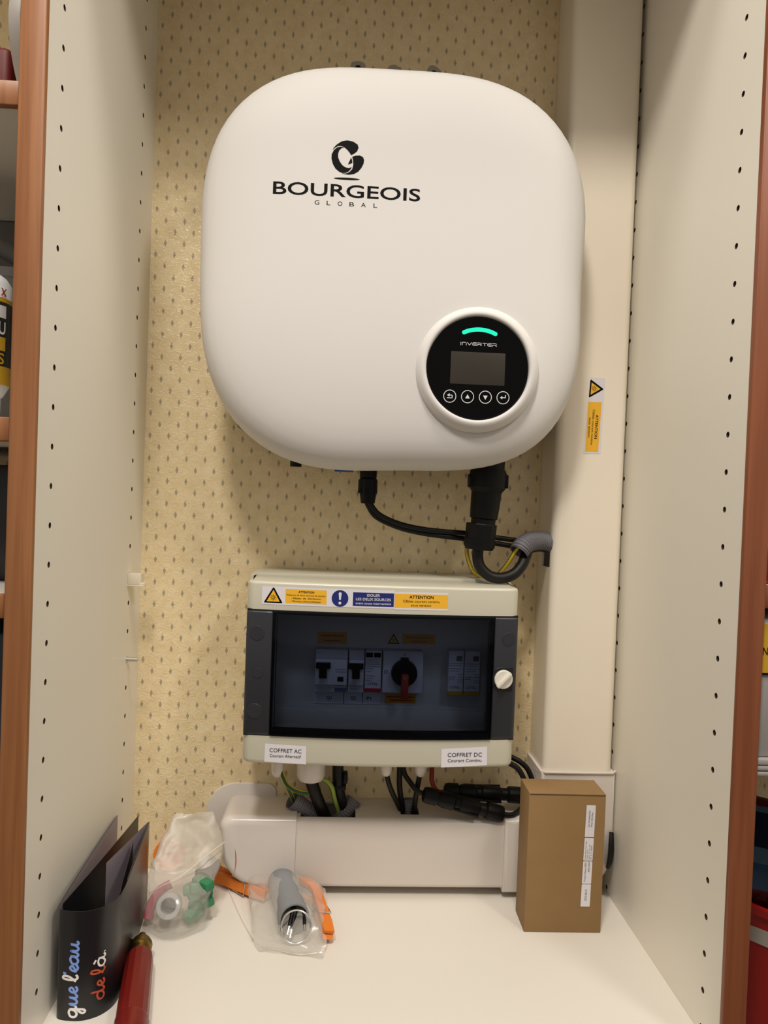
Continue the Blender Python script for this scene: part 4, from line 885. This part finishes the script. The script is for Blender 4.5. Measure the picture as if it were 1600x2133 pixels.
b = B(); b.box(-470, -312, -60, -12, 504.5, 740, 4); single('grey_case', b, 'greyc', 'plain grey case standing at the back of the middle left shelf', 'case')
b = B(); b.box(-450, -312, -230, -60, 368.5, 470, 5); single('dark_filler', b, 'glueblack', 'added black block keeping the lower left shelf dark, beside the beech edge', 'case')  # block added to make this compartment dark where wallpaper would show
b = B(); b.box(-450, -308, -260, -60, 60, 330, 5); single('navy_case', b, 'packetd', 'dark navy case in the lowest left compartment', 'case')

# ------------------------------------------------------------------ neighbouring columns, right
ss = thing('drawer_insert', 'white plastic shelf insert with ridged front in the right column', 'shelf insert', (400, -160, 238))
b = B(); b.box(300.6, 560, -300, -8, 243, 248, 1); link('tray', b, 'duskgrey', ss)
for z0, z1 in ((246, 251), (241.4, 245.4), (237, 240.6)): b = B(); b.box(300.6, 560, -308, -298, z0, z1, 1, 2); link('ridge', b, 'duskgrey', ss)
yb_ = thing('storage_box', 'pale grey storage box with a yellow label on the right column insert', 'box', (420, -180, 251))
b = B(); b.box(300.8, 540, -303, -40, 251, 366, 2); link('carton', b, 'duskgrey', yb_)
b = B(); b.box(301, 400, -304, -302.8, 321, 362, .2, 1); link('yellow_label', b, 'glueyel', yb_)
b = B(); put_text(b, 'NT', fxz(308.5, 336, -304.3), 8.2, 6.4); link('lettering', b, 'ink', yb_); b = B(); b.box(301, 400, -304.4, -303.6, 319.5, 321); link('black_rule', b, 'ink', yb_)
b = B(); b.box(303, 420, -300, -150, 394, 424, 3); single('red_packet', b, 'bucket', 'red packet on the right column shelf above the storage box', 'packet')
bu = thing('red_bucket', 'red bucket with a white band at the bottom of the right column', 'bucket', (428, -180, -158))
b = B(); b.lathe((428, -180, -158), (0, 0, 1), [(0, 92), (30, 96), (258, 118), (258, 114), (32, 92), (31, .1)], 48, close=False); link('bucket_wall', b, 'bucket', bu)
b = B(); b.lathe((428, -180, 67), (0, 0, 1), [(0, 116.2), (14, 117.4), (14, 116), (0, 115)], 48, close=False); link('white_band', b, 'bandw', bu)
b = B(); b.lathe((428, -180, 94), (0, 0, 1), [(0, 118), (0, 121), (7, 121.5), (8, 118)], 48, close=False); link('rim', b, 'bucket', bu)
pk = thing('snack_packet', 'blue and red shiny packet lying in the red bucket', 'packet', (415, -190, 40))
def pillow(cx, cy, cz, a, bb_, h, rot):
    b = B(); n = 14; V = []
    for i in range(n+1):
        row = []
        for j in range(n+1):
            u, v = i/n*2-1, j/n*2-1; z = h*(1-u*u)**.6*(1-v*v)**.6 + 1.2*mn.noise(Vector((u*4, v*4, cz)))
            p = Vector((u*a, v*bb_, z)); row.append(b.bm.verts.new(Vector((cx, cy, cz)) + rot @ p))
        V.append(row)
    for i in range(n):
        for j in range(n):
            f = b.bm.faces.new((V[i][j], V[i+1][j], V[i+1][j+1], V[i][j+1])); v = (j+.5)/n; f.material_index = 2 if (v > .86 or v < .08) else (3 if v > .78 else (1 if v > .42 else (3 if v > .28 else 0)))
    bmesh.ops.solidify(b.bm, geom=b.bm.faces[:], thickness=1.0); return b
link('foil', pillow(415, -178, 112, 88, 55, 13, Matrix.Rotation(.22, 3, 'Y') @ Matrix.Rotation(.75, 3, 'X')), ['packet', 'packetd', 'dkred', 'palefoil'], pk, sharp=180)
